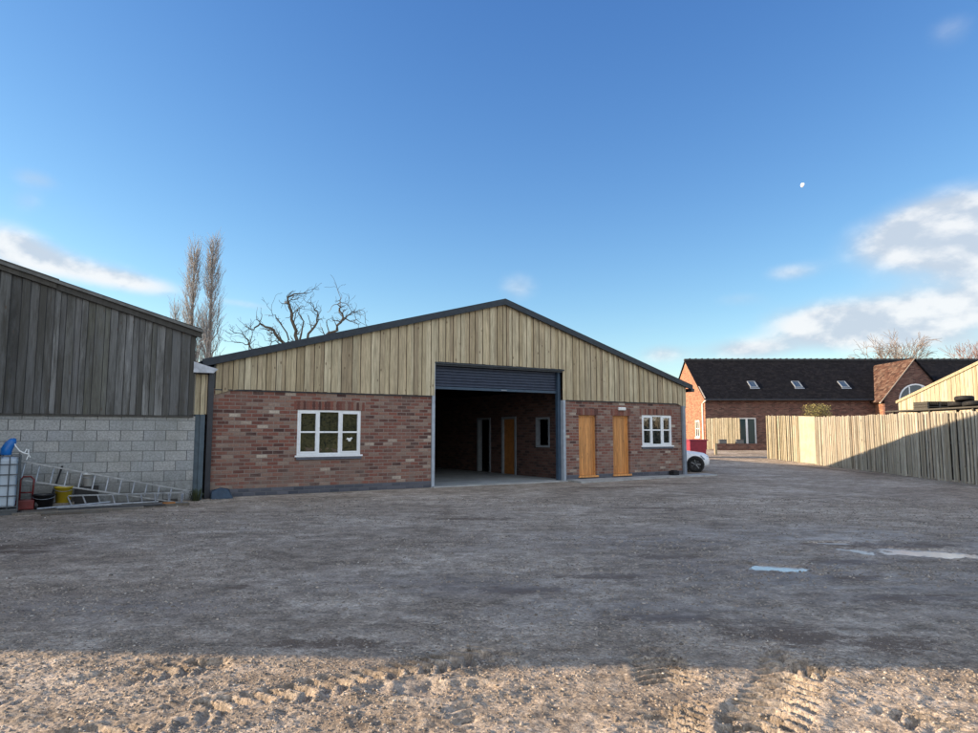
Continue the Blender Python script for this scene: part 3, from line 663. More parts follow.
# ------------------------------------------------------------------ fences on the right
def fence(name, label, A, B, zt0, zt1, mt, bw=(.09,.13), gap=.03,  posts=2.4, cat='fence', face=-1, flat=False):
    dx, dy = B[0]-A[0], B[1]-A[1]; L = math.hypot(dx, dy); ang = math.atan2(dy, dx)
    z0 = float(rise(A[1])); t = thing(name, label, cat, (A[0], A[1], z0), ang)
    zl = lambda x: zt0+(zt1-zt0)*x/L - z0
    gr = lambda x: float(rise(A[1]+dy*x/L))-z0
    b = MB(); x = 0
    while x < L-.03:
        w = min(random.uniform(*bw), L-x); h = zl(x)+random.uniform(-.035,.02); o_ = random.uniform(-.008,.008); s_ = random.uniform(-.008,.008)
        g0 = gr(x)+random.uniform(.0,.03)
        if flat: b.hexa([(x,-.025+o_,g0),(x+w,-.025+o_,g0),(x+w,0+o_,g0),(x,o_,g0),(x+s_,-.025+o_,h),(x+w+s_,-.025+o_,h),(x+w+s_,o_,h),(x+s_,o_,h)], random.random())
        else:   # half-round split timber
            n0 = len(b.v); tt = random.random(); dpt = random.uniform(.035,.055); pf = [(0,0),(.06,.55),(.28,.93),(.6,1.),(.88,.7),(1,0)]
            for hh_, sx in ((g0,0),(g0+(h-g0)*.5,random.uniform(-.010,.010)),(h,s_)): b.v += [(x+w*u_+sx, o_-dpt*d_, hh_+(0 if hh_ != h else -.012*abs(u_-.5))) for u_, d_ in pf]
            for lv in (0,6):
                for k_ in range(6): j_ = (k_+1)%6; b.f.append((n0+lv+k_,n0+lv+j_,n0+lv+6+j_,n0+lv+6+k_)); b.t.append(tt)
            b.f.append(tuple(n0+12+k_ for k_ in range(6))); b.t.append(tt)
        x += w+random.uniform(.3,1.2)*gap
    b.build('boards', mt, t)
    r = MB()
    for f in (.22,.55,.9): r.hexa([(0,.01,gr(0)+(zl(0)-gr(0))*f-.04),(L,.01,gr(L)+(zl(L)-gr(L))*f-.04),(L,.06,gr(L)+(zl(L)-gr(L))*f-.04),(0,.06,gr(0)+(zl(0)-gr(0))*f-.04),
                                (0,.01,gr(0)+(zl(0)-gr(0))*f+.04),(L,.01,gr(L)+(zl(L)-gr(L))*f+.04),(L,.06,gr(L)+(zl(L)-gr(L))*f+.04),(0,.06,gr(0)+(zl(0)-gr(0))*f+.04)])
    r.build('rails', M['oldtrim'], t)  # rails kept dark so the gaps look shaded
    k = max(1, round(L/posts))
    for i in range(k+1):
        q = MB(); x = min(L-.06, max(.06, L*i/k)); q.box(x-.05,x+.05,.061,.16,gr(x)-.2,zl(x)-.05); q.build('post', mt, t)
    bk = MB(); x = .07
    while x < L-.1:   # near-black boards behind the gaps, coloured so the gaps look shaded
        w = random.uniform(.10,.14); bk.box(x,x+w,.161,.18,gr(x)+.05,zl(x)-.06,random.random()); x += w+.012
    bk.build('gap_shade_boards', M['fence_back'], t)
    return t
NEAR = (15.86-1.31*1.75, 33.1-12.68*1.75)
fence('board_fence', 'long rough vertical board fence running from the yard corner toward the viewer', (15.86,33.1), NEAR, 2.32, 2.15, M['rough_timber'], (.075,.12), .10)
fence('board_fence', 'short sunlit run of fence boards at the far corner, left of the plain sheet', (15.25,37.4), (15.83,34.75), 2.50, 2.42, M['fence'], (.08,.13), .075)
b = MB(); b.hexa([(0,-.02,.02),(1.66,-.02,.0),(1.66,0,.0),(0,0,.02),(0,-.02,2.36),(1.66,-.02,2.30),(1.66,0,2.30),(0,0,2.36)])
q = thing('fence_sheet', 'plain pale plywood sheet closing the fence between its two board runs', 'fence panel', (15.83,34.74,float(rise(34.74))), math.atan2(33.12-34.74, .03))
sheetm = plain('pale_plywood', (.38,.34,.25), .8, 0, .14, 2.5, dirt=(.45,.40,.30))
b.build('sheet', sheetm, q); b = MB(); b.box(.1,.2,.01,.11,-.2,2.2); b.build('post', M['fence'], q); b = MB(); b.box(1.45,1.55,.01,.11,-.2,2.2); b.build('post', M['fence'], q)
f2 = fence('board_fence', 'pale sunlit board fence on the low brick wall beside the house door', (14.62,45.75), (16.45,44.62), 2.55, 2.55, M['fence'], (.10,.14), .03, flat=True)
b = MB(); b.box(0,4.15,0,.3,-.3,.42); lw = b.build('low_brick_wall', M['house_brick'], None, loc=(14.6,44.1,.44)); tag(lw, 'low dark red brick wall in front of the house door', 'wall')
b = MB(); b.box(14.35,18.9,43.7,44.09,-.0,.50)
# planters on the low wall
b = MB(); b.box(-.24,.24,-.11,.11,0,.24); b.box(-.26,.26,-.13,.13,.24,.27); pl0 = b.build('planter_box', M['plastic_grey'], None, loc=(15.15,44.25,.861), bevel=.01)
tag(pl0, 'grey trough on the low wall, nearer the house corner', 'planter', 'troughs on the low wall')
pl1 = pl0.copy(); COL.objects.link(pl1); pl1.location = (16.25,44.25,.861); tag(pl1, 'grey trough on the low wall, nearer the white door', 'planter', 'troughs on the low wall')

# golden timber building on the right (gable turned to the sun)
gs = thing('timber_shed', 'pale sunlit timber shed with sloping verge behind the long fence', 'shed', (25.0,41.4,0), R(-90))
def gtop(x): return 3.47 + x*.236 if x < 10 else 3.47+2.36-(x-10)*.236
b = MB(); boards(b, 0, 20, lambda s: 0, lambda s: gtop(s), -.0, .12,.2,.02,.012); b.build('wall_boards', M['fence'], gs)
b = MB(); b.prism([(0,0),(20,0),(20,gtop(20)),(10,gtop(10)),(0,gtop(0))], .002, 12); b.build('wall', M['fence'], gs)
b = MB(); b.prism([(-.15,gtop(-.15)-.10),(10,gtop(10)-.10),(20.15,gtop(20.15)-.1),(20.15,gtop(20.15)+.06),(10,gtop(10)+.06),(-.15,gtop(-.15)+.06)], -.09, -.045)
b.build('verge_board', M['fence'], gs)
b = MB(); b.prism([(-.15,gtop(-.15)+.004),(10,gtop(10)+.004),(20.15,gtop(20.15)+.004),(20.15,gtop(20.15)+.055),(10,gtop(10)+.055),(-.15,gtop(-.15)+.055)], -.044, 12.1)
b.build('roof', M['dark_steel'], gs)
# slatted rack with dark heap on it, behind the fence
rk = thing('slatted_rack', 'low slatted timber rack just above the long fence top', 'rack', (16.35,22.2,0), R(90))
for x in (0,2.2,4.4):
    for y in (-.5,.5):
        b = MB(); b.box(x-.04,x+.04,y-.04,y+.04,0,2.36); b.build('leg', M['oldtrim'], rk)
b = MB(); b.box(-.8,4.8,-.6,.6,2.36,2.41); b.build('deck', M['oldtrim'], rk)
for i in range(4):
    pr = MB()
    for k in range(7): pr.box(2.35+k*.12, 2.35+k*.12+.09, -.5, .5, 2.412+i*.09+.065, 2.412+i*.09+.085, random.random())
    for y in (-.45,0,.42): pr.box(2.35,3.16,y,y+.06,2.412+i*.09,2.412+i*.09+.064)
    if i < 3:
        o = pr.build('pallet', M['oldtrim'], None); tag(o, ['dark slatted pallet lying lowest on the rack','dark slatted pallet in the middle of the rack stack','dark slatted pallet on top of the rack stack'][i], 'pallet', 'pallets on the rack')
        o.location = (16.35,22.2,0); o.rotation_euler = (0,0,R(90))
for i in range(3):   # worn tyres lying on the deck
    b = MB(); prof = [(.17,.0),(.26,-.08),(.29,-.05),(.29,.05),(.26,.08),(.17,.08),(.16,0)]
    b.lathe((0,0,0), prof, 24); 
    o = b.build('tyre', M['rubber'], None, True); o.rotation_euler = (R(random.uniform(-8,8)), R(random.uniform(-8,8)), 0)
    o.location = [(16.3,23.6,2.515),(16.35,22.95,2.515),(16.3,23.25,2.71)][i]
    tag(o, ['black worn tyre on the rack deck beside the pallets','black worn tyre on the rack deck nearest the viewer','black worn tyre lying across the two others on the rack'][i], 'tyre', 'tyres on the rack')

# ------------------------------------------------------------------ house
HZ = .44
hs = thing('brick_house', 'long red brick house with dark tiled roof behind the fences', 'house', (14.66,46,0), 0)
HL = 38.; RZ = 6.86; EZ = 3.92
b = MB(); dr = (2.15,3.42,.47,2.58)
grid_wall(b, [.0+.02,dr[0],dr[1],HL], [.2,dr[2],dr[3],EZ], lambda x,z: inside(x,z,dr), 0, .3)
b.box(.02,HL,8.1,8.4,.2,EZ); b.build('wall', M['house_brick'], hs)
b = MB(); b.prism([(0,.2),(8.4,.2),(8.4,EZ),(4.2,RZ-.06),(0,EZ)], -.02, .017, plane='yz'); b.build('gable_wall', M['house_brick_sunlit'], hs)
b = MB(); b.prism([(0,.2),(8.4,.2),(8.4,EZ),(4.2,RZ-.06),(0,EZ)], HL-.3, HL, plane='yz'); b.build('far_gable_wall', M['house_brick'], hs)
# roof slopes as tilted slabs (own frame so tiles follow the slope)
rl = math.hypot(4.2+.25, (RZ-EZ)*(4.45/4.2)); ra = math.atan2(RZ-EZ, 4.2)
for side in (0,1):
    b = MB(); b.box(-.12,HL+.1,0,rl,-.07,.0)
    o = b.build('roof_slope', M['slate'], hs)
    if side == 0: o.location = (0,-.25,EZ-.25*math.tan(ra)+.09); o.rotation_euler = (ra,0,0); RS = o
    else: o.location = (HL,8.65,EZ-.25*math.tan(ra)+.09); o.rotation_euler = (ra,0,R(180))
b = MB()
x = -.12
while x < HL: b.box(x,x+.42,4.07,4.33,RZ+.02,RZ+.17); b.box(x+.36,x+.44,4.05,4.35,RZ+.02,RZ+.21); x += .45
b.build('ridge_tiles', M['ridge'], hs)
b = MB(); b.box(.0,11.35,-.36,-.25,EZ-.20,EZ-.10); b.build('gutter', M['blackpipe'], hs, bevel=.02)
x = .6
while x < 11:
    b = MB(); b.box(x,x+.05,-.25,-.01,EZ-.16,EZ-.12); b.build('gutter_bracket', M['cream'], hs); x += .9
b = MB(); b.hexa([(-.10,-.22,EZ-.09),(-.021,-.22,EZ-.09),(-.021,4.2,RZ-.05),(-.10,4.2,RZ-.05),(-.10,-.22,EZ-.03),(-.021,-.22,EZ-.03),(-.021,4.2,RZ+.01),(-.10,4.2,RZ+.01)]); b.build('verge_mortar', M['stone_edge'], hs)
b = MB(); b.tube([(-.09,.35,.5),(-.09,.35,EZ-.4),(-.02,-.2,EZ-.18)], .05, 8); b.build('downpipe', M['white'], hs)
f = MB(); x0,x1,z0,z1 = dr
for a, c in ((x0,x0+.09),(x1-.09,x1),((x0+x1)/2-.07,(x0+x1)/2+.07)): f.box(a,c,.06,.14,z0,z1)
f.box(x0,x1,.05,.15,z1-.09,z1); f.box(x0,x1,.05,.15,z0,z0+.22)
fo = f.build('glazed_door', M['upvc'], hs); g_ = MB(); g_.box(x0+.02,x1-.02,.09,.10,z0+.1,z1-.02); g_.build('pane', M['glass3'], fo)
fo = MB(); y0,y1,z0,z1 = 1.25,2.15,1.26,2.42
fo.box(-.06,-.021,y0,y0+.08,z0,z1); fo.box(-.06,-.021,y1-.08,y1,z0,z1); fo.box(-.058,-.021,y0+.08,y1-.08,z0,z0+.08); fo.box(-.058,-.021,y0+.08,y1-.08,z1-.08,z1); fo.box(-.056,-.021,(y0+y1)/2-.03,(y0+y1)/2+.03,z0+.08,z1-.08); fo.box(-.054,-.021,y0+.08,y1-.08,(z0+z1)/2-.02,(z0+z1)/2+.02)
fo.box(-.10,-.021,y0-.05,y1+.05,z0-.10,z0-.01)
w_ = fo.build('window', M['upvc'], hs); g_ = MB(); g_.box(-.035,-.024,y0+.02,y1-.02,z0+.02,z1-.02); g_.build('pane', M['glass'], w_)
for x in (3.75, 6.85, 10.1):   # rooflights lie on the slope
    fr = MB(); y = 1.45
    fr.box(x-.27,x+.27,y,y+.06,.002,.07); fr.box(x-.27,x+.27,y+.74,y+.80,.002,.07); fr.box(x-.27,x-.21,y+.06,y+.74,.002,.07); fr.box(x+.21,x+.27,y+.06,y+.74,.002,.07); fr.box(x-.33,x+.33,y-.16,y-.002,.004,.02)
    ro = fr.build('rooflight', M['greypipe'], hs); ro.location = RS.location; ro.rotation_euler = RS.rotation_euler
    gl = MB(); gl.box(x-.21,x+.21,y+.06,y+.74,.04,.05); gl.build('pane', M['glass2'], ro)
# projecting gabled wing
wx0, wx1, wyf = 11.50, 15.66, -1.15; wc = (wx0+wx1)/2; wz = 3.92; wrz = 6.42
b = MB(); seg = 14; ax0, ax1, az = 12.45, 14.75, 3.7; cx = (ax0+ax1)/2; rr = (ax1-ax0)/2
pts = [(wx0,.2),(wx1,.2),(wx1,wz),(wc,wrz),(wx0,wz)]
b.prism(pts, wyf, wyf+.25); b.build('wing_wall', M['house_brick'], hs)
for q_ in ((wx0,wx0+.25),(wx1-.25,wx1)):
    b = MB(); b.box(*q_,wyf+.251,-.002,.2,wz); b.build('wing_side_wall', M['house_brick_sunlit'], hs)
arc = [(cx+rr*math.cos(math.pi*i/seg), az+rr*.95*math.sin(math.pi*i/seg)) for i in range(seg+1)]
arc2 = [(cx+(rr-.09)*math.cos(math.pi*i/seg), az+(rr*.95-.09)*math.sin(math.pi*i/seg)) for i in range(seg+1)]
f = MB()
for i in range(seg):
    (ax_, az_), (bx_, bz_) = arc[i], arc[i+1]; (cx_, cz_), (dx_, dz_) = arc2[i+1], arc2[i]
    y = wyf-.03; f.hexa([(ax_,y,az_),(bx_,y,bz_),(bx_,y+.028,bz_),(ax_,y+.028,az_),(dx_,y,dz_),(cx_,y,cz_),(cx_,y+.028,cz_),(dx_,y+.028,dz_)])
for a in (cx-.42, cx+.42): f.box(a-.035,a+.035,wyf-.028,wyf-.003,1.2,az+.9)
f.box(cx-rr,cx-rr+.09,wyf-.029,wyf-.003,1.2,az); f.box(cx+rr-.09,cx+rr,wyf-.029,wyf-.003,1.2,az)
fo = f.build('arched_window', M['upvc'], hs)
g_ = MB(); g_.prism([(cx-rr+.02,1.2),(cx+rr-.02,1.2)]+arc[:], wyf-.014, wyf-.004); g_.build('pane', M['glass2'], fo)
wl_ = math.hypot(wc-wx0+.35, (wrz-wz)*((wc-wx0+.35)/(wc-wx0))); wa = math.atan2(wrz-wz, wc-wx0)
for side in (0,1):
    b = MB(); b.box(0, 4.6, 0, wl_, -.07, 0)
    o = b.build('wing_roof', M['redtile'] if side == 0 else M['slate'], hs)
    if side == 0:  # slope facing -x
        o.matrix_local = Matrix.Translation((wx0-.35, wyf+4.6-.12, wz-.35*math.tan(wa)+.09)) @ Matrix.Rotation(R(-90),4,'Z') @ Matrix.Rotation(wa,4,'X')
    else:
        o.matrix_local = Matrix.Translation((wx1+.35, wyf-.12, wz-.35*math.tan(wa)+.09)) @ Matrix.Rotation(R(90),4,'Z') @ Matrix.Rotation(wa,4,'X')
b = MB()
t_ = math.tan(wa)
b.hexa([(wx0-.36,wyf-.15,wz-.36*t_),(wc,wyf-.15,wrz),(wc,wyf-.005,wrz),(wx0-.36,wyf-.005,wz-.36*t_),(wx0-.36,wyf-.15,wz-.36*t_+.07),(wc,wyf-.15,wrz+.07),(wc,wyf-.005,wrz+.07),(wx0-.36,wyf-.005,wz-.36*t_+.07)])
b.build('wing_verge', M['stone_edge'], hs)

# ------------------------------------------------------------------ red container, post, car
ct = thing('waste_container', 'red tapered waste container standing by the sunlit house gable', 'container', (11.6,38.4,float(rise(38.4))), R(4))
b = MB(); b.hexa([(-.45,-.4,.08),(.45,-.4,.08),(.45,.4,.08),(-.45,.4,.08),(-.50,-.52,.92),(.50,-.52,.92),(.50,.52,.92),(-.50,.52,.92)]); b.build('body', M['maroon'], ct, bevel=.03)
b = MB(); b.box(-.54,.54,-.56,.56,.921,.985); b.build('lid', M['maroon'], ct, bevel=.02)
for sx in (-.4,.4):
    b = MB(); b.tube([(sx-.03,-.3,.075),(sx+.03,-.3,.075)], .07, 12); b.build('wheel', M['rubber'], ct)
b = MB(); b.box(-.6,-.56,-.35,.35,.955,.983)
b = MB(); b.box(-.07,.07,-.07,.07,-.2,.62); b.box(-.08,.08,-.08,.08,.62,.66); o = b.build('timber_bollard', M['fence'], None, loc=(13.35,40.2,float(rise(40.2)))); tag(o, 'short pale timber bollard on the gravel before the low wall', 'bollard')

car = thing('parked_car', 'white small hatchback with only its nose showing past the barn corner', 'car', (8.27,27.85,0), R(-8))
# origin under the front wheel axle, nose along +x; body lofted along x
secs = [  # x, half width, z bottom, z shoulder, z top, roof half width
    (.60,.50,.30,.48,.58,.38),(.54,.66,.22,.55,.66,.52),(.40,.76,.19,.62,.74,.60),(.05,.82,.19,.68,.79,.66),(-.35,.84,.20,.74,.845,.68),
    (-.72,.84,.20,.80,.90,.68),(-1.30,.84,.20,.85,1.38,.60),(-1.70,.84,.20,.87,1.47,.58),(-2.30,.84,.20,.88,1.45,.57),(-2.70,.82,.22,.88,1.36,.55),(-2.98,.78,.26,.84,1.02,.60),(-3.05,.66,.34,.72,.86,.50)]
def ring(x,hw,zb,zs,zt,rw):
    half = [(hw*.55,zb),(hw*.92,zb+.03),(hw,zb+.14),(hw,(zb+zs)/2+.05),(hw*.97,zs),(hw*.9,zs+(zt-zs)*.25),(rw*1.02,zs+(zt-zs)*.8),(rw*.82,zt),(0,zt+.015)]
    return [(x,-a,z) for a,z in half] + [(x,a,z) for a,z in half[-2::-1]]
secs = [((q[0] if q[0] > -.8 else -.8+(q[0]+.8)*.80),)+q[1:] for q in secs]
b = MB(); rings = [ring(*s_) for s_ in secs]; k = len(rings[0])
for r_ in rings: b.v += r_
for i in range(len(rings)-1):
    for j in range(k-1): b.f.append((i*k+j,(i+1)*k+j,(i+1)*k+j+1,i*k+j+1)); b.t.append(.5)
b.f.append(tuple(range(k))); b.f.append(tuple(range(len(rings)*k-1,(len(rings)-1)*k-1,-1))); b.t += [.5,.5]
body = b.build('body', M['carpaint'], car, True)
for ys_ in (-1,1):
    for xx in (0,-2.05):
        a = MB(); a.tube([(xx,ys_*.845,.30),(xx,ys_*.70,.30)], .345, 24); a.build('wheel_arch', M['black'], body)
        t = MB(); t.tube([(xx,ys_*.865,.30),(xx,ys_*.872,.30)], .19, 20)
        wl2 = MB()
        prof = [(.20,.70),(.29,.70),(.305,.73),(.305,.84),(.29,.866),(.20,.866),(.19,.80)]
        base = len(wl2.v); nn = 28
        for r_, yy in prof:
            for q in range(nn): w = 2*math.pi*q/nn; wl2.v.append((xx+r_*math.cos(w), ys_*yy, .30+r_*math.sin(w)))
        for i in range(len(prof)-1):
            for q in range(nn): j = (q+1)%nn; wl2.f.append((i*nn+q,i*nn+j,(i+1)*nn+j,(i+1)*nn+q)); wl2.t.append(.5)
        wo = wl2.build('wheel', M['rubber'], car, True)
        rm = MB()
        for q in range(7):
            w = 2*math.pi*q/7; rm.tube([(xx,ys_*.852,.30),(xx+.2*math.cos(w),ys_*.856,.30+.2*math.sin(w))], [.035,.022], 6)
        rm.build('rim', M['rim'], wo)
for ys_ in (-1,1):
    b = MB(); b.hexa([(.33,ys_*.80,.50),(.56,ys_*.62,.50),(.54,ys_*.58,.50),(.31,ys_*.76,.50),(.20,ys_*.79,.66),(.50,ys_*.62,.62),(.48,ys_*.58,.62),(.20,ys_*.73,.66)])
    b.build('headlight', M['glass2'], body)
for ys_ in (-1,1):
    b = MB(); b.hexa([(-.95,ys_*.70,.96),(-2.1,ys_*.74,.96),(-2.1,ys_*.70,.96),(-.85,ys_*.66,.96),(-1.25,ys_*.63,1.33),(-2.0,ys_*.62,1.36),(-2.0,ys_*.58,1.36),(-1.25,ys_*.59,1.33)])
    b.build('side_window', M['glass'], body)

# ------------------------------------------------------------------ clutter by the block wall
ibc = thing('tank', 'white caged liquid tank at the left edge of the block wall', 'tank', W(-4.22,-1.12), TH+R(2))
b = MB(); b.box(-.50,.50,-.55,.55,.13,1.08); b.build('container', M['ibc'], ibc, bevel=.06)
b = MB()
for z in (.16,.36,.56,.76,.95,1.10):
    b.tube([(-.53,-.58,z),(.53,-.58,z),(.53,.58,z),(-.53,.58,z),(-.53,-.58,z)], .011, 6)
for i in range(8):
    t_ = -.53+1.06*i/7
    for yy in (-.588,.588): b.tube([(t_,yy,.12),(t_,yy,1.10)], .010, 6)
    for xx in (-.538,.538): b.tube([(xx,t_*1.08,.12),(xx,t_*1.08,1.10)], .010, 6)
for t_ in (-.25,.25): b.tube([(t_,-.58,1.10),(t_,.58,1.10)], .012, 6)
b.build('cage', M['cage'], ibc)
b = MB()
for yy in (-.5,0,.5): b.box(-.54,.54,yy-.05,yy+.05,0,.08)
b.box(-.55,.55,-.58,.58,.081,.118); b.build('pallet_base', M['cage'], ibc)
b = MB(); b.lathe((.1,.1,1.08), [(.0,.0),(.12,.0),(.12,.05),(.0,.05)], 16); b.build('filler_cap', M['black'], ibc)
# blue bottle on the tank
bs = thing('blue_bottle', 'bright blue plastic bottle with a white strap on top of the caged tank', 'bottle', W(-3.92,-1.25,1.115), TH)
b = MB(); b.tube([(0,0,0),(.0,0,.015),(.005,0,.10),(.05,0,.20),(.10,0,.27),(.12,0,.30)], [.075,.095,.10,.09,.07,.05], 14); b.build('body', M['bluepl'], bs, True)
b = MB(); b.tube([(.12,0,.29),(.135,0,.32)], .03, 12); b.build('cap', M['bluepl'], bs)
b = MB(); b.tube([(.12,-.03,.24),(.16,-.05,.16),(.22,-.06,.08),(.30,-.07,.03),(.36,-.07,.02),(.40,-.06,-.05)], .013, 6); b.tube([(.30,-.07,.03),(.33,-.02,.11),(.36,0,.10),(.37,-.05,.0),(.34,-.1,-.1)], .010, 6); b.build('strap', M['white'], bs)
# ladders
def ladder(name, label, P0, P1, Q0, Q1, nr, mt, lean):
    """rail one P0-P1, rail two Q0-Q1 in barn-local (s, y, z)"""
    t = thing(name, label, 'ladder', (LX, LY, 0), TH, 'aluminium ladders by the block wall')
    P0, P1, Q0, Q1 = map(Vector, (P0,P1,Q0,Q1))
    for a, c in ((P0,P1),(Q0,Q1)):
        b = MB(); d = (c-a).normalized(); u = Vector((0,1,0)); w = d.cross(u).normalized(); o_ = [w*.014+u*.034, w*.014-u*.034, -w*.014-u*.034, -w*.014+u*.034]
        b.hexa([a+o_[0],a+o_[1],a+o_[2],a+o_[3],c+o_[0],c+o_[1],c+o_[2],c+o_[3]]); b.build('rail', mt, t)
    for i in range(nr):
        k = (i+.5)/nr; b = MB(); b.tube([P0.lerp(P1,k), Q0.lerp(Q1,k)], .016, 8); b.build('rung', mt, t)
    return t
ladder('ladder', 'long aluminium ladder on its side sloping down from the tank along the wall', (-3.74,-.80,.99), (-.52,-.72,.24), (-3.79,-.92,.64), (-.58,-.95,-.08+.06), 13, M['alu'], 0)
ladder('ladder', 'shorter dull ladder lying low on the planks in front of the long one', (-3.0,-.98,.27), (-.58,-1.0,.235), (-2.88,-1.22,.03), (-.62,-1.25,.04), 9, M['alu_old'], 0)
# buckets
def bucket(name, label, loc, r, h, mt, rz=0, tilt=0):
    t = thing(name, label, 'bucket', loc, rz)
    b = MB(); b.lathe((0,0,0), [(0,.0),(r*.78,.0),(r,h),(r*1.05,h),(r*1.05,h-.02),(r*1.0,h-.02)], 24); b.lathe((0,0,0), [(r*.96,h),(r*.75,.012),(0,.012)], 24); b.build('pail', mt, t, True)
    b = MB(); k = 14; b.tube([(r*1.02*math.cos(math.pi*i/k), -.3*r-.0*i, h-.02+ -r*.5*math.sin(math.pi*i/k)) if False else (r*1.03*math.cos(math.pi*i/k), -r*1.03*math.sin(math.pi*i/k), h-.03-.06*math.sin(math.pi*i/k)) for i in range(k+1)], .005, 5); b.build('handle', M['galv'], t)
    if tilt: t.rotation_euler = (tilt,0,rz)
    return t
bucket('bucket', 'yellow plastic bucket under the raised end of the long ladder', W(-2.93,-.90,.13), .165, .32, M['yellow'], TH)
bucket('bucket', 'black rubber builder bucket between the red can and yellow bucket', W(-3.26,-1.12,.03), .19, .30, M['black'], TH)
bucket('bucket', 'off white bucket standing behind the rungs of the long ladder', W(-2.50,-.55,.42), .11, .26, M['white'], TH)
b = MB(); b.box(-.22,.22,-.14,.14,0,.42); o = b.build('upturned_crate', M['black'], None, loc=W(-2.52,-.55,0), rot=(0,0,TH)); tag(o, 'dark wooden crate under the off white bucket against the block wall', 'crate')
b = MB(); b.box(-.2,.2,-.16,.16,0,.1); o = b.build('timber_block', M['plank'], None, loc=W(-2.93,-.90,.03), rot=(0,0,TH)); tag(o, 'brown timber block under the yellow bucket', 'block')
# red jerry can with upright handle
rc = thing('sack_truck', 'red metal sack truck with upright handle between tank and black bucket', 'trolley', W(-3.56,-1.18,.02), TH)
b = MB(); b.box(-.16,.15,-.12,.12,.03,.22); b.build('load_plate', M['redpl'], rc, bevel=.02)
b = MB(); b.tube([(.10,.08,.1),(.12,.10,.60),(.06,.12,.66),(-.06,.12,.66),(-.10,.10,.60),(-.10,.08,.1)], .018, 8); b.tube([(-.10,.09,.35),(.11,.09,.35)], .014, 8); b.build('handle', M['redpl'], rc, True)
for sx in (-.19,.19):
    b = MB(); b.tube([(sx-.025,.02,.10),(sx+.025,.02,.10)], .10, 18); b.build('wheel', M['black'], rc)
# planks and tubes
for i, (a, c, y, z, w, h, lab) in enumerate([(-3.60,-.62,-1.42,.0,.22,.05,'long brown plank on the gravel nearest the ladders'),
                                  (-3.72,-1.5,-1.70,.0,.20,.045,'mid length plank on the gravel, in front of the long plank'),
                                  (-3.3,-2.2,-1.98,.0,.14,.035,'short pale plank on the gravel, nearest the viewer')]):
    b = MB(); b.box(a,c,y-w/2,y+w/2,z,z+h,.2+.3*i); o = b.build('plank', M['plank'], None, loc=(LX,LY,0), rot=(0,0,TH+R([0,-.4,1.0][i])), bevel=.004); tag(o, lab, 'plank', 'planks on the gravel')
for i, (P, Q, r_, lab) in enumerate([((-3.15,-1.35,.075),(-1.2,-1.28,.085),.022,'grey plastic tube on the long plank, closest to the wall'),
                          ((-3.05,-1.50,.075),(-1.9,-1.36,.07),.020,'shorter grey plastic tube on the long plank, on its outer side')]):
    b = MB(); b.tube([P,Vector(P).lerp(Vector(Q),.5)+Vector((0,0,.004)),Q], r_, 10); o = b.build('pipe', M['alu_old'], None, loc=(LX,LY,0), rot=(0,0,TH)); tag(o, lab, 'pipe', 'grey tubes on the planks')
for (P, Q, r_, nm, mt_, lab) in [((-3.35,-1.62,.09),(-2.1,-1.18,.12),.018,'pipe',M['alu'],'pale grey tube lying aslant across the planks near the tank'),
      ((-2.5,-.75,.04),(-.75,-.62,.05),.03,'pole',M['oldtrim'],'dark timber pole on the ground hard against the block wall'),
      ((-3.0,-1.55,.06),(-1.1,-1.60,.05),.014,'rod',M['dark_steel'],'thin dark rod lying along the front of the planks'),
      ((-3.2,-.6,.0),(-2.98,-.45,.85),.02,'stick',M['black'],'short dark stick leaning on the block wall behind the black bucket')]:
    b = MB(); b.tube([P,Vector(P).lerp(Vector(Q),.5)+Vector((0,.01,-.004)),Q], r_, 8); o = b.build(nm, mt_, None, loc=(LX,LY,0), rot=(0,0,TH)); tag(o, lab, nm)
b = MB(); b.box(-.12,.12,-.04,.04,0,.035); o = b.build('board_offcut', M['orange'], None, loc=W(-1.02,-1.46,.052), rot=(0,0,TH+.1)); tag(o, 'small orange board offcut near the right end of the ladders', 'board')
b = MB(); b.v = [tuple(v) for v in [(-.25,-.14,0),(.24,-.16,0),(.26,.12,0),(-.25,.12,0),(-.23,-.05,.17),(.13,-.05,.20),(.18,.10,.22),(-.20,.10,.2),(-.02,0,.26)]]
b.f = [(0,3,2,1),(0,1,5,4),(1,2,6,5),(2,3,7,6),(3,0,4,7),(4,5,8),(5,6,8),(6,7,8),(7,4,8)]; b.t = [.5]*9
o = b.build('tarpaulin', M['tarp'], None, loc=W(.25,-.28,0), rot=(0,0,TH), bevel=.012); tag(o, 'slate blue folded tarpaulin at the left foot of the brick wall', 'tarpaulin')

def leaves(mb, c, r, nleaf, size, flat=1.):
    for i in range(nleaf):
        d = Vector((random.gauss(0,1),random.gauss(0,1),random.gauss(0,1))).normalized()*(random.random()**.45)
        p_ = Vector((c[0]+d.x*r[0], c[1]+d.y*r[1], c[2]+d.z*r[2]))
        a = Vector((random.gauss(0,1),random.gauss(0,1),random.gauss(0,1))).normalized(); q = a.orthogonal().normalized(); s_ = size*random.uniform(.6,1.4)
        mb.quad(p_-a*s_, p_+q*s_*.5, p_+a*s_, p_-q*s_*.5, random.random())
wd = thing('weed', 'dark green weed tuft at the right end of the block wall', 'weed', W(-.36,-.58,0), TH)
b = MB()
for i in range(90):
    a = random.uniform(0,6.28); r_ = random.uniform(.02,.20); h = random.uniform(.08,.30); x, y = r_*math.cos(a)*.5, r_*math.sin(a)*.5
    p0 = Vector((x,y,0)); p1 = Vector((x*2.2,y*2.2,h)); w = Vector((-math.sin(a),math.cos(a),0))*.012
    b.quad(p0-w,p0+w,p1+w*.3,p1-w*.3,random.random())
leaves(b, (0,0,.12), (.17,.12,.13), 70, .02); b.build('leaves', M['leaf_weed'], wd)
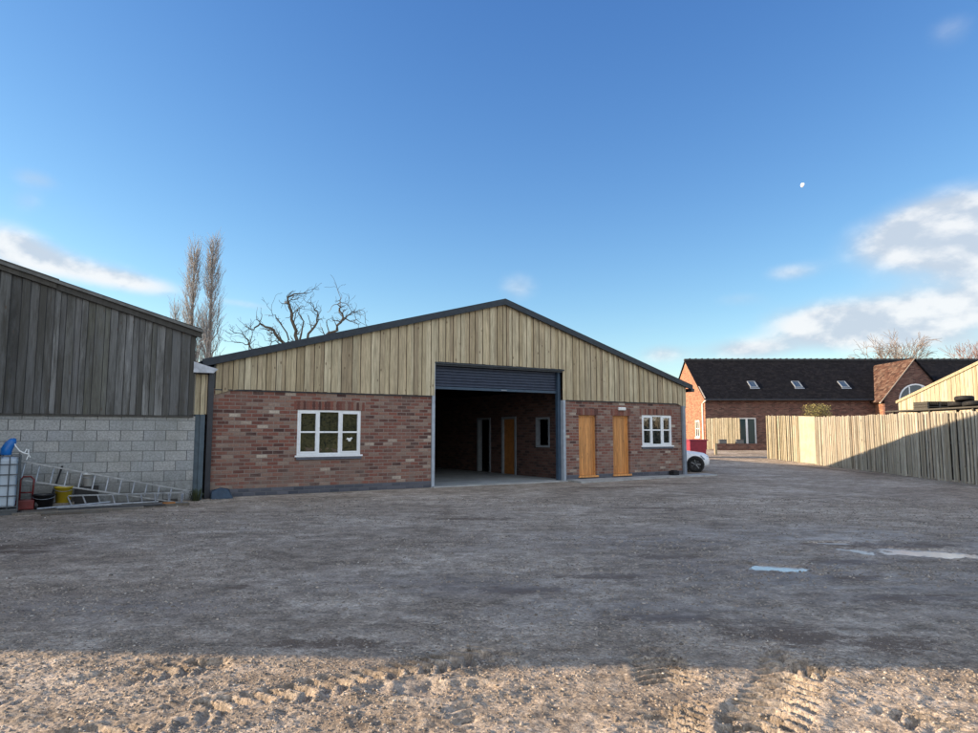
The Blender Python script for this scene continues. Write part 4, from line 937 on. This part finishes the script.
b = MB(); b.tube([(0,0,0),(.01,0,.2)], [.008,.004], 6); b.build('stem', M['bark_oak'], wd)

# ------------------------------------------------------------------ trees
def grow(segs, p, d, L, r, depth, maxd, par):
    """par: dict(split, bend, up, shrink, rs, steps)"""
    steps = par['steps']; pts = [p.copy()]; rad = [r]; q = p.copy(); dd = d.copy()
    for i in range(steps):
        dd = (dd + Vector((random.gauss(0,1),random.gauss(0,1),random.gauss(0,1)))*par['bend'] + Vector((0,0,par['up']*(1 if depth < maxd else par.get('tipup',1))))).normalized()
        q = q + dd*(L/steps); rad.append(r*(1-(1-par['rs'])*(i+1)/steps)); pts.append(q.copy())
        if depth < maxd and i >= par.get('first',1)-1 and random.random() < par['side']:
            ax = dd.orthogonal().normalized(); ax.rotate(Matrix.Rotation(random.uniform(0,6.28),3,dd)); nd = dd.copy(); nd.rotate(Matrix.Rotation(R(random.uniform(*par['ang'])),3,ax))
            grow(segs, q.copy(), nd, L*random.uniform(*par['shrink']), rad[-1]*.62, depth+1, maxd, par)
    segs.append((pts, rad, depth))
    if depth < maxd:
        for k in range(par['split']):
            ax = dd.orthogonal().normalized(); ax.rotate(Matrix.Rotation(random.uniform(0,6.28),3,dd)); nd = dd.copy(); nd.rotate(Matrix.Rotation(R(random.uniform(*par['ang'])),3,ax))
            grow(segs, q.copy(), nd, L*random.uniform(*par['shrink']), rad[-1]*.8, depth+1, maxd, par)
def tree_obj(name, label, loc, segs, trunk_m, crown_m, minr=.012, group=None, tdepth=0):
    t = thing(name, label, 'tree', loc, 0, group)
    a, b = MB(), MB()
    for pts, rad, dep in segs: (a if dep <= tdepth else b).tube(pts, [max(minr, r_) for r_ in rad], 7 if dep < 2 else 4 if dep < 4 else 3, cap=False)
    a.build('trunk', trunk_m, t, True); b.build('crown', crown_m, t, True); return t
# poplars: a straight stem with a thousand upright shoots
def poplar(label, loc, H, rad, seed, lean=0, n1=120):
    random.seed(seed); segs = []; stem = [Vector((lean*k*k*.1, 0, H*k/12)) for k in range(13)]
    segs.append((stem, [.30*(1-k/12.5)+.02 for k in range(13)], 0))
    for i in range(n1):
        k = random.uniform(.12,.97); z = H*k; a = random.uniform(0,6.28); base = Vector((lean*(12*k)**2*.1/1, 0, z))
        wmax = rad*(math.sin(min(1,k*1.25+.12)*math.pi*.78)**.7)*(1.0 if k < .85 else .7)
        L = random.uniform(.10,.19)*H*(1.15-k*.65)
        out = Vector((math.cos(a),math.sin(a),0)); p = base.copy(); pts = [p.copy()]; rr_ = [.045*(1.2-k)+.012]
        for s_ in range(6):
            f_ = (s_+1)/6; p = base + out*wmax*random.uniform(.85,1.1)*(1-(1-f_)**2.2) + Vector((random.gauss(0,.03),random.gauss(0,.03),L*f_)); pts.append(p.copy()); rr_.append(max(.010, rr_[0]*(1-f_)))
        segs.append((pts, rr_, 1))
        for j in range(11):
            q = pts[random.randint(1,6)]; d = Vector((random.gauss(0,.25)+out.x*.22,random.gauss(0,.25)+out.y*.22,1)).normalized(); l2 = random.uniform(.5,1.5)
            segs.append(([q, q+d*l2*.5+Vector((random.gauss(0,.05),0,0)), q+d*l2+Vector((random.gauss(0,.08),random.gauss(0,.05),0))], [.014,.011,.007], 3))
    return tree_obj('poplar_tree', label, loc, segs, M['bark_poplar'], M['twig_poplar'], .0075, 'bare poplars beyond the roofs')
poplar('bare upright poplar, left and slightly shorter of the two side by side', (-26.6,60,0), 17.9, .68, 3, n1=120)
poplar('bare upright poplar, right and slightly taller of the two side by side', (-24.95,60,0), 18.1, .80, 4, n1=150)
poplar('lower bare poplar at the left foot of the tall pair', (-29.0,62,0), 12.6, .45, 6, n1=30)
random.seed(21)
def oak(label, loc, limbs, seed, Ypl=45., sc=1.):
    """limbs: crooked main boughs as (x, height) points relative to the tree's foot; twigs are grown along them"""
    random.seed(seed); segs = []; par = dict(steps=5, bend=.30, up=.03, side=.45, split=1, ang=(25,70), shrink=(.50,.80), rs=.55, first=1)
    segs.append(([Vector((0,0,0)),Vector((.05,0,2.)),Vector((0,.1,4.6))], [.55*sc,.46*sc,.40*sc], 0))
    for pts, r0 in limbs:
        n_ = len(pts); dpt = random.uniform(-1.2,1.2); P = []; rr_ = []
        for i, (x, z) in enumerate(pts): P.append(Vector((x, dpt*i/n_+random.gauss(0,.15), z)))
        Q = []
        for i in range(n_-1):
            for k in range(3):
                f_ = k/3; Q.append(P[i].lerp(P[i+1], f_)+Vector((random.gauss(0,.07),random.gauss(0,.07),random.gauss(0,.07))))
        Q.append(P[-1]); rr_ = [r0*.68*(1-.80*i/(len(Q)-1)) for i in range(len(Q))]; segs.append((Q, rr_, 1))
        for i in range(2, len(Q)):
            for _ in range(1 if random.random() < .8 else 0):
                d = (Q[i]-Q[i-1]).normalized(); ax = d.orthogonal().normalized(); ax.rotate(Matrix.Rotation(random.uniform(0,6.28),3,d)); nd = d.copy(); nd.rotate(Matrix.Rotation(R(random.uniform(30,80)),3,ax))
                grow(segs, Q[i].copy(), nd, random.uniform(.6,1.5)*sc, rr_[i]*.38+.014, 4, 5, par)
    return tree_obj('oak_tree', label, loc, segs, M['bark_oak'], M['bark_oak'], .013)
T0 = 300
def lp(*pts): return [((x-T0)/678*60, (433-y)/678*60+1.54) for x, y in pts]
oak('gnarled bare old tree with twisting limbs above the barn roof', (-16.7,60,0),
    [(lp((300,374),(298,350),(292,335),(289,318),(285,303),(284,296),(291,293),(303,291)), .30),
     (lp((300,372),(290,350),(277,338),(269,327),(260,325),(254,330),(247,328)), .26),
     (lp((300,374),(302,350),(307,335),(315,322),(317,312),(312,304)), .24),
     (lp((300,374),(312,352),(322,334),(334,329),(340,318),(337,308),(334,302),(337,297)), .26),
     (lp((334,330),(342,318),(352,311),(364,312)), .12),
     (lp((341,316),(352,322),(366,326)), .09),
     (lp((285,345),(272,341),(262,340)), .10),
     (lp((297,340),(302,322),(296,308)), .14),
     (lp((288,340),(276,318),(272,314),(268,308)), .10)], 5)
T0 = 250
oak('small bare tree at the left end of the barn roof line', (-21.3,60.5,0),
    [(lp((250,374),(250,352),(246,340),(240,334),(228,328)), .13), (lp((250,365),(248,345),(252,333),(249,325)), .10), (lp((247,345),(238,342),(226,341)), .07), (lp((251,360),(262,347),(268,340)),.08)], 9, sc=.7)
def roundtree(name, label, loc, H, seed, mt, droop):
    random.seed(seed); segs = []; par = dict(steps=4, bend=.12, up=.05, tipup=-droop*8, side=.75, split=3, ang=(12,33), shrink=(.55,.80), rs=.6, first=2)
    grow(segs, Vector((0,0,0)), Vector((0,0,1)), H*.36, .24, 0, 4, par)
    return tree_obj(name, label, loc, segs, M['bark_poplar'], mt, .016)
roundtree('birch_tree', 'pale bare birch with drooping twigs above the dark house roof', (45.2,75,0), 14.0, 15, M['twig_birch'], .35)
roundtree('bare_tree', 'reddish bare tree at the right edge above the dark roof', (55.2,76,0), 13.4, 9, M['twig_red'], .1)
sb = thing('shrub', 'yellow green shrub showing just above the fence by the house', 'shrub', (19.3,40,float(rise(40))), 0)
b = MB(); random.seed(31)
for i in range(16): leaves(b, (random.uniform(-.75,.75),random.uniform(-.4,.4),random.uniform(1.9,2.85)), (.36,.3,.28), 110, .04)
b.build('leaves', M['leaf_yellow'], sb); b = MB()
for i in range(8): b.tube([(0,0,0),(random.uniform(-.5,.5),random.uniform(-.3,.3),1.3),(random.uniform(-.8,.8),random.uniform(-.4,.4),2.8)], [.04,.02,.008], 5)
b.build('stems', M['bark_oak'], sb)
# hedge on the far side of the yard, behind the viewer (it is what the windows mirror)
hg = thing('hedge', 'tall evergreen hedge along the far side of the yard', 'hedge', (27,-8,0), R(62))
b = MB(); random.seed(77)
for i in range(330): leaves(b, (random.uniform(-22,22),random.uniform(-.8,.8),random.uniform(.4,4.8)), (1.3,.9,1.1), 30, .20)
for i in range(44):
    x = -22+i; h = random.uniform(4.0,5.0)
    for k in range(5): b.hexa([(x-.1,-.5,k*h/5),(x+1.1,-.5,k*h/5),(x+1.1,.5,k*h/5),(x-.1,.5,k*h/5),(x-.1,-.45,(k+1)*h/5),(x+1.1,-.4,(k+1)*h/5),(x+1.1,.45,(k+1)*h/5),(x-.1,.4,(k+1)*h/5)], random.uniform(0,.6))
b.build('foliage', M['leaf_ever'], hg)
b = MB()
for i in range(14): b.tube([(-21+i*3.2,0,-.1),(-21+i*3.2,0,3.5)], [.14,.06], 6)
b.build('stems', M['bark_oak'], hg)

# ------------------------------------------------------------------ moon, camera, light, sky
PIT = math.atan(66.5/678); CAMH = 1.54
b = MB()   # half-lit globe: only the sunward half is there to be seen
Rm = 12.; seg, rg = 24, 12
for j in range(rg+1):
    for i in range(seg+1):
        th_ = math.pi*j/rg; ph = -math.pi*.42 + math.pi*.98*i/seg
        b.v.append((-Rm*math.sin(th_)*math.cos(ph), -Rm*math.sin(th_)*math.sin(ph), Rm*math.cos(th_)))
for j in range(rg):
    for i in range(seg): q = j*(seg+1)+i; b.f.append((q,q+1,q+seg+2,q+seg+1)); b.t.append(.5)
dist = 4000.; u = (803-489)/678; v = (366.5-185)/678
dv = Vector((u, math.cos(PIT)-v*math.sin(PIT), math.sin(PIT)+v*math.cos(PIT))).normalized()
mo = b.build('moon', M['moon'], None, True, loc=tuple(dv*dist), rot=(R(0),R(18),0)); struct(mo)

cam = bpy.data.cameras.new('camera'); cam.sensor_width = 36; cam.lens = 678/978*36; cam.clip_start = .05; cam.clip_end = 9000
co = bpy.data.objects.new('camera', cam); COL.objects.link(co); co.location = (0,0,CAMH); co.rotation_euler = (R(90)+PIT,0,0); SC.camera = co

ELEV = R(14.3); SDIR = Vector((-math.cos(ELEV), .040*math.cos(ELEV), math.sin(ELEV))).normalized()
sun = bpy.data.lights.new('sun', 'SUN'); sun.energy = 5.0; sun.angle = R(.5); sun.color = (1,.77,.52)
so = bpy.data.objects.new('sun', sun); COL.objects.link(so); so.rotation_euler = SDIR.to_track_quat('Z', 'Y').to_euler()

w = bpy.data.worlds.new('World'); SC.world = w; w.use_nodes = True; n = NT(w.node_tree); n.n.clear()
sky = n.node('ShaderNodeTexSky'); sky.sky_type = 'NISHITA'; sky.sun_disc = False; sky.sun_elevation = ELEV
sky.sun_rotation = math.atan2(SDIR.x, SDIR.y); sky.air_density = 1.0; sky.dust_density = .2; sky.ozone_density = 1.6; sky.altitude = 50
tc = n.node('ShaderNodeTexCoord').outputs['Generated']; dx, dy, dz = n.sep(tc)[0:3]
az = n.m('ARCTAN2', dx, dy); el = n.m('ARCSINE', dz)
def px(x, y): return math.atan((x-489)/678), math.atan((433-y)/678*math.cos(math.atan((x-489)/678)))
blobs = [(55,262,70,12,.12,.85),(5,240,40,14,.3,.8),(125,280,55,8,.12,.7),(22,173,26,8,.1,.55),(14,196,18,8,0,.5),(240,303,30,4,.1,.4),
         (965,205,55,17,-.2,.95),(925,240,62,22,0,1.1),(985,245,50,26,0,1.1),(925,312,110,20,-.08,1.3),(820,320,50,14,0,.8),(797,270,26,8,0,.55),(742,298,28,7,0,.38),(520,285,20,14,0,.55),(664,354,22,9,.0,.85),
         (745,349,46,9,0,.9),(880,338,60,12,0,.75),(1000,350,60,14,0,.8),(975,12,30,14,0,.4),(650,330,30,5,0,.2),
         (1330,300,200,40,0,1.),(-400,250,200,40,0,1.)]
tot = None
for (x, y, rx, ry, an, amp) in blobs:
    a0, e0 = px(x, y); ra_ = rx/678*math.cos(a0)**2; re = ry/678
    da = n.m('SUBTRACT', az, a0); de = n.m('SUBTRACT', el, e0)
    u = n.m('DIVIDE', n.m('SUBTRACT', n.m('MULTIPLY', da, math.cos(an)), n.m('MULTIPLY', de, math.sin(an)*1)), ra_)
    v = n.m('DIVIDE', n.m('ADD', n.m('MULTIPLY', de, math.cos(an)), n.m('MULTIPLY', da, math.sin(an))), re)
    q = n.m('ADD', n.m('MULTIPLY', u, u), n.m('MULTIPLY', v, v))
    g_ = n.m('MULTIPLY', n.m('EXPONENT', n.m('MULTIPLY', q, -.8)), amp)
    tot = g_ if tot is None else n.m('ADD', tot, g_)
cn = n.noise(n.scale(tc, 1,1,1.7), 7.5, 8, .56, dist=.1)
den = n.m('MULTIPLY', tot, n.m('ADD', .25, n.m('MULTIPLY', cn, 1.5)))
cm = n.mapr(den, .12, 1.12, 0, .92, smooth=True)
cn2 = n.noise(n.scale(tc, 1,1,1.7, (0,0,.03)), 7.5, 8, .56, dist=.1)
lit = n.mapr(n.m('SUBTRACT', cn, cn2), -.07, .10)
cloud = n.mix(lit, (2.25,2.55,2.95), (3.55,3.6,3.65))
sr, sg, sbl = n.node('ShaderNodeSeparateColor', {0: sky.outputs[0]}).outputs[0:3]
cv = lambda c, g, a, b: n.m('MULTIPLY', n.m('POWER', n.m('DIVIDE', c, a), g), b)
skyc = n.node('ShaderNodeCombineColor', {0: cv(sr, 1.4, .97, .43), 1: cv(sg, 1.18, 1.6, 1.08), 2: cv(sbl, .82, 2.55, 2.42)}).outputs[0]
n_mix = n.mix(cm, skyc, cloud)
# unseen bright cloud bank added behind the viewer to lift the ambient light
dk = n.m('MULTIPLY', n.mapr(dy, -.05, -.35, 0, 1), n.mapr(n.noise(n.scale(tc,1,1,2.), 2.6, 8, .6), .38, .55))
n_mix = n.mix(dk, n_mix, (6.5,6.9,7.3))
bg = n.node('ShaderNodeBackground', {'Color': n_mix, 'Strength': .12}); out = n.node('ShaderNodeOutputWorld'); n.l.new(bg.outputs[0], out.inputs[0])

vs_ = SC.view_settings; SC.display_settings.display_device = 'sRGB'; vs_.view_transform = 'Standard'; vs_.look = 'None'; vs_.exposure = 1.15; vs_.gamma = 1; vs_.use_curve_mapping = False
SC.render.engine = 'CYCLES'; SC.cycles.max_bounces = 8; SC.cycles.use_denoising = True
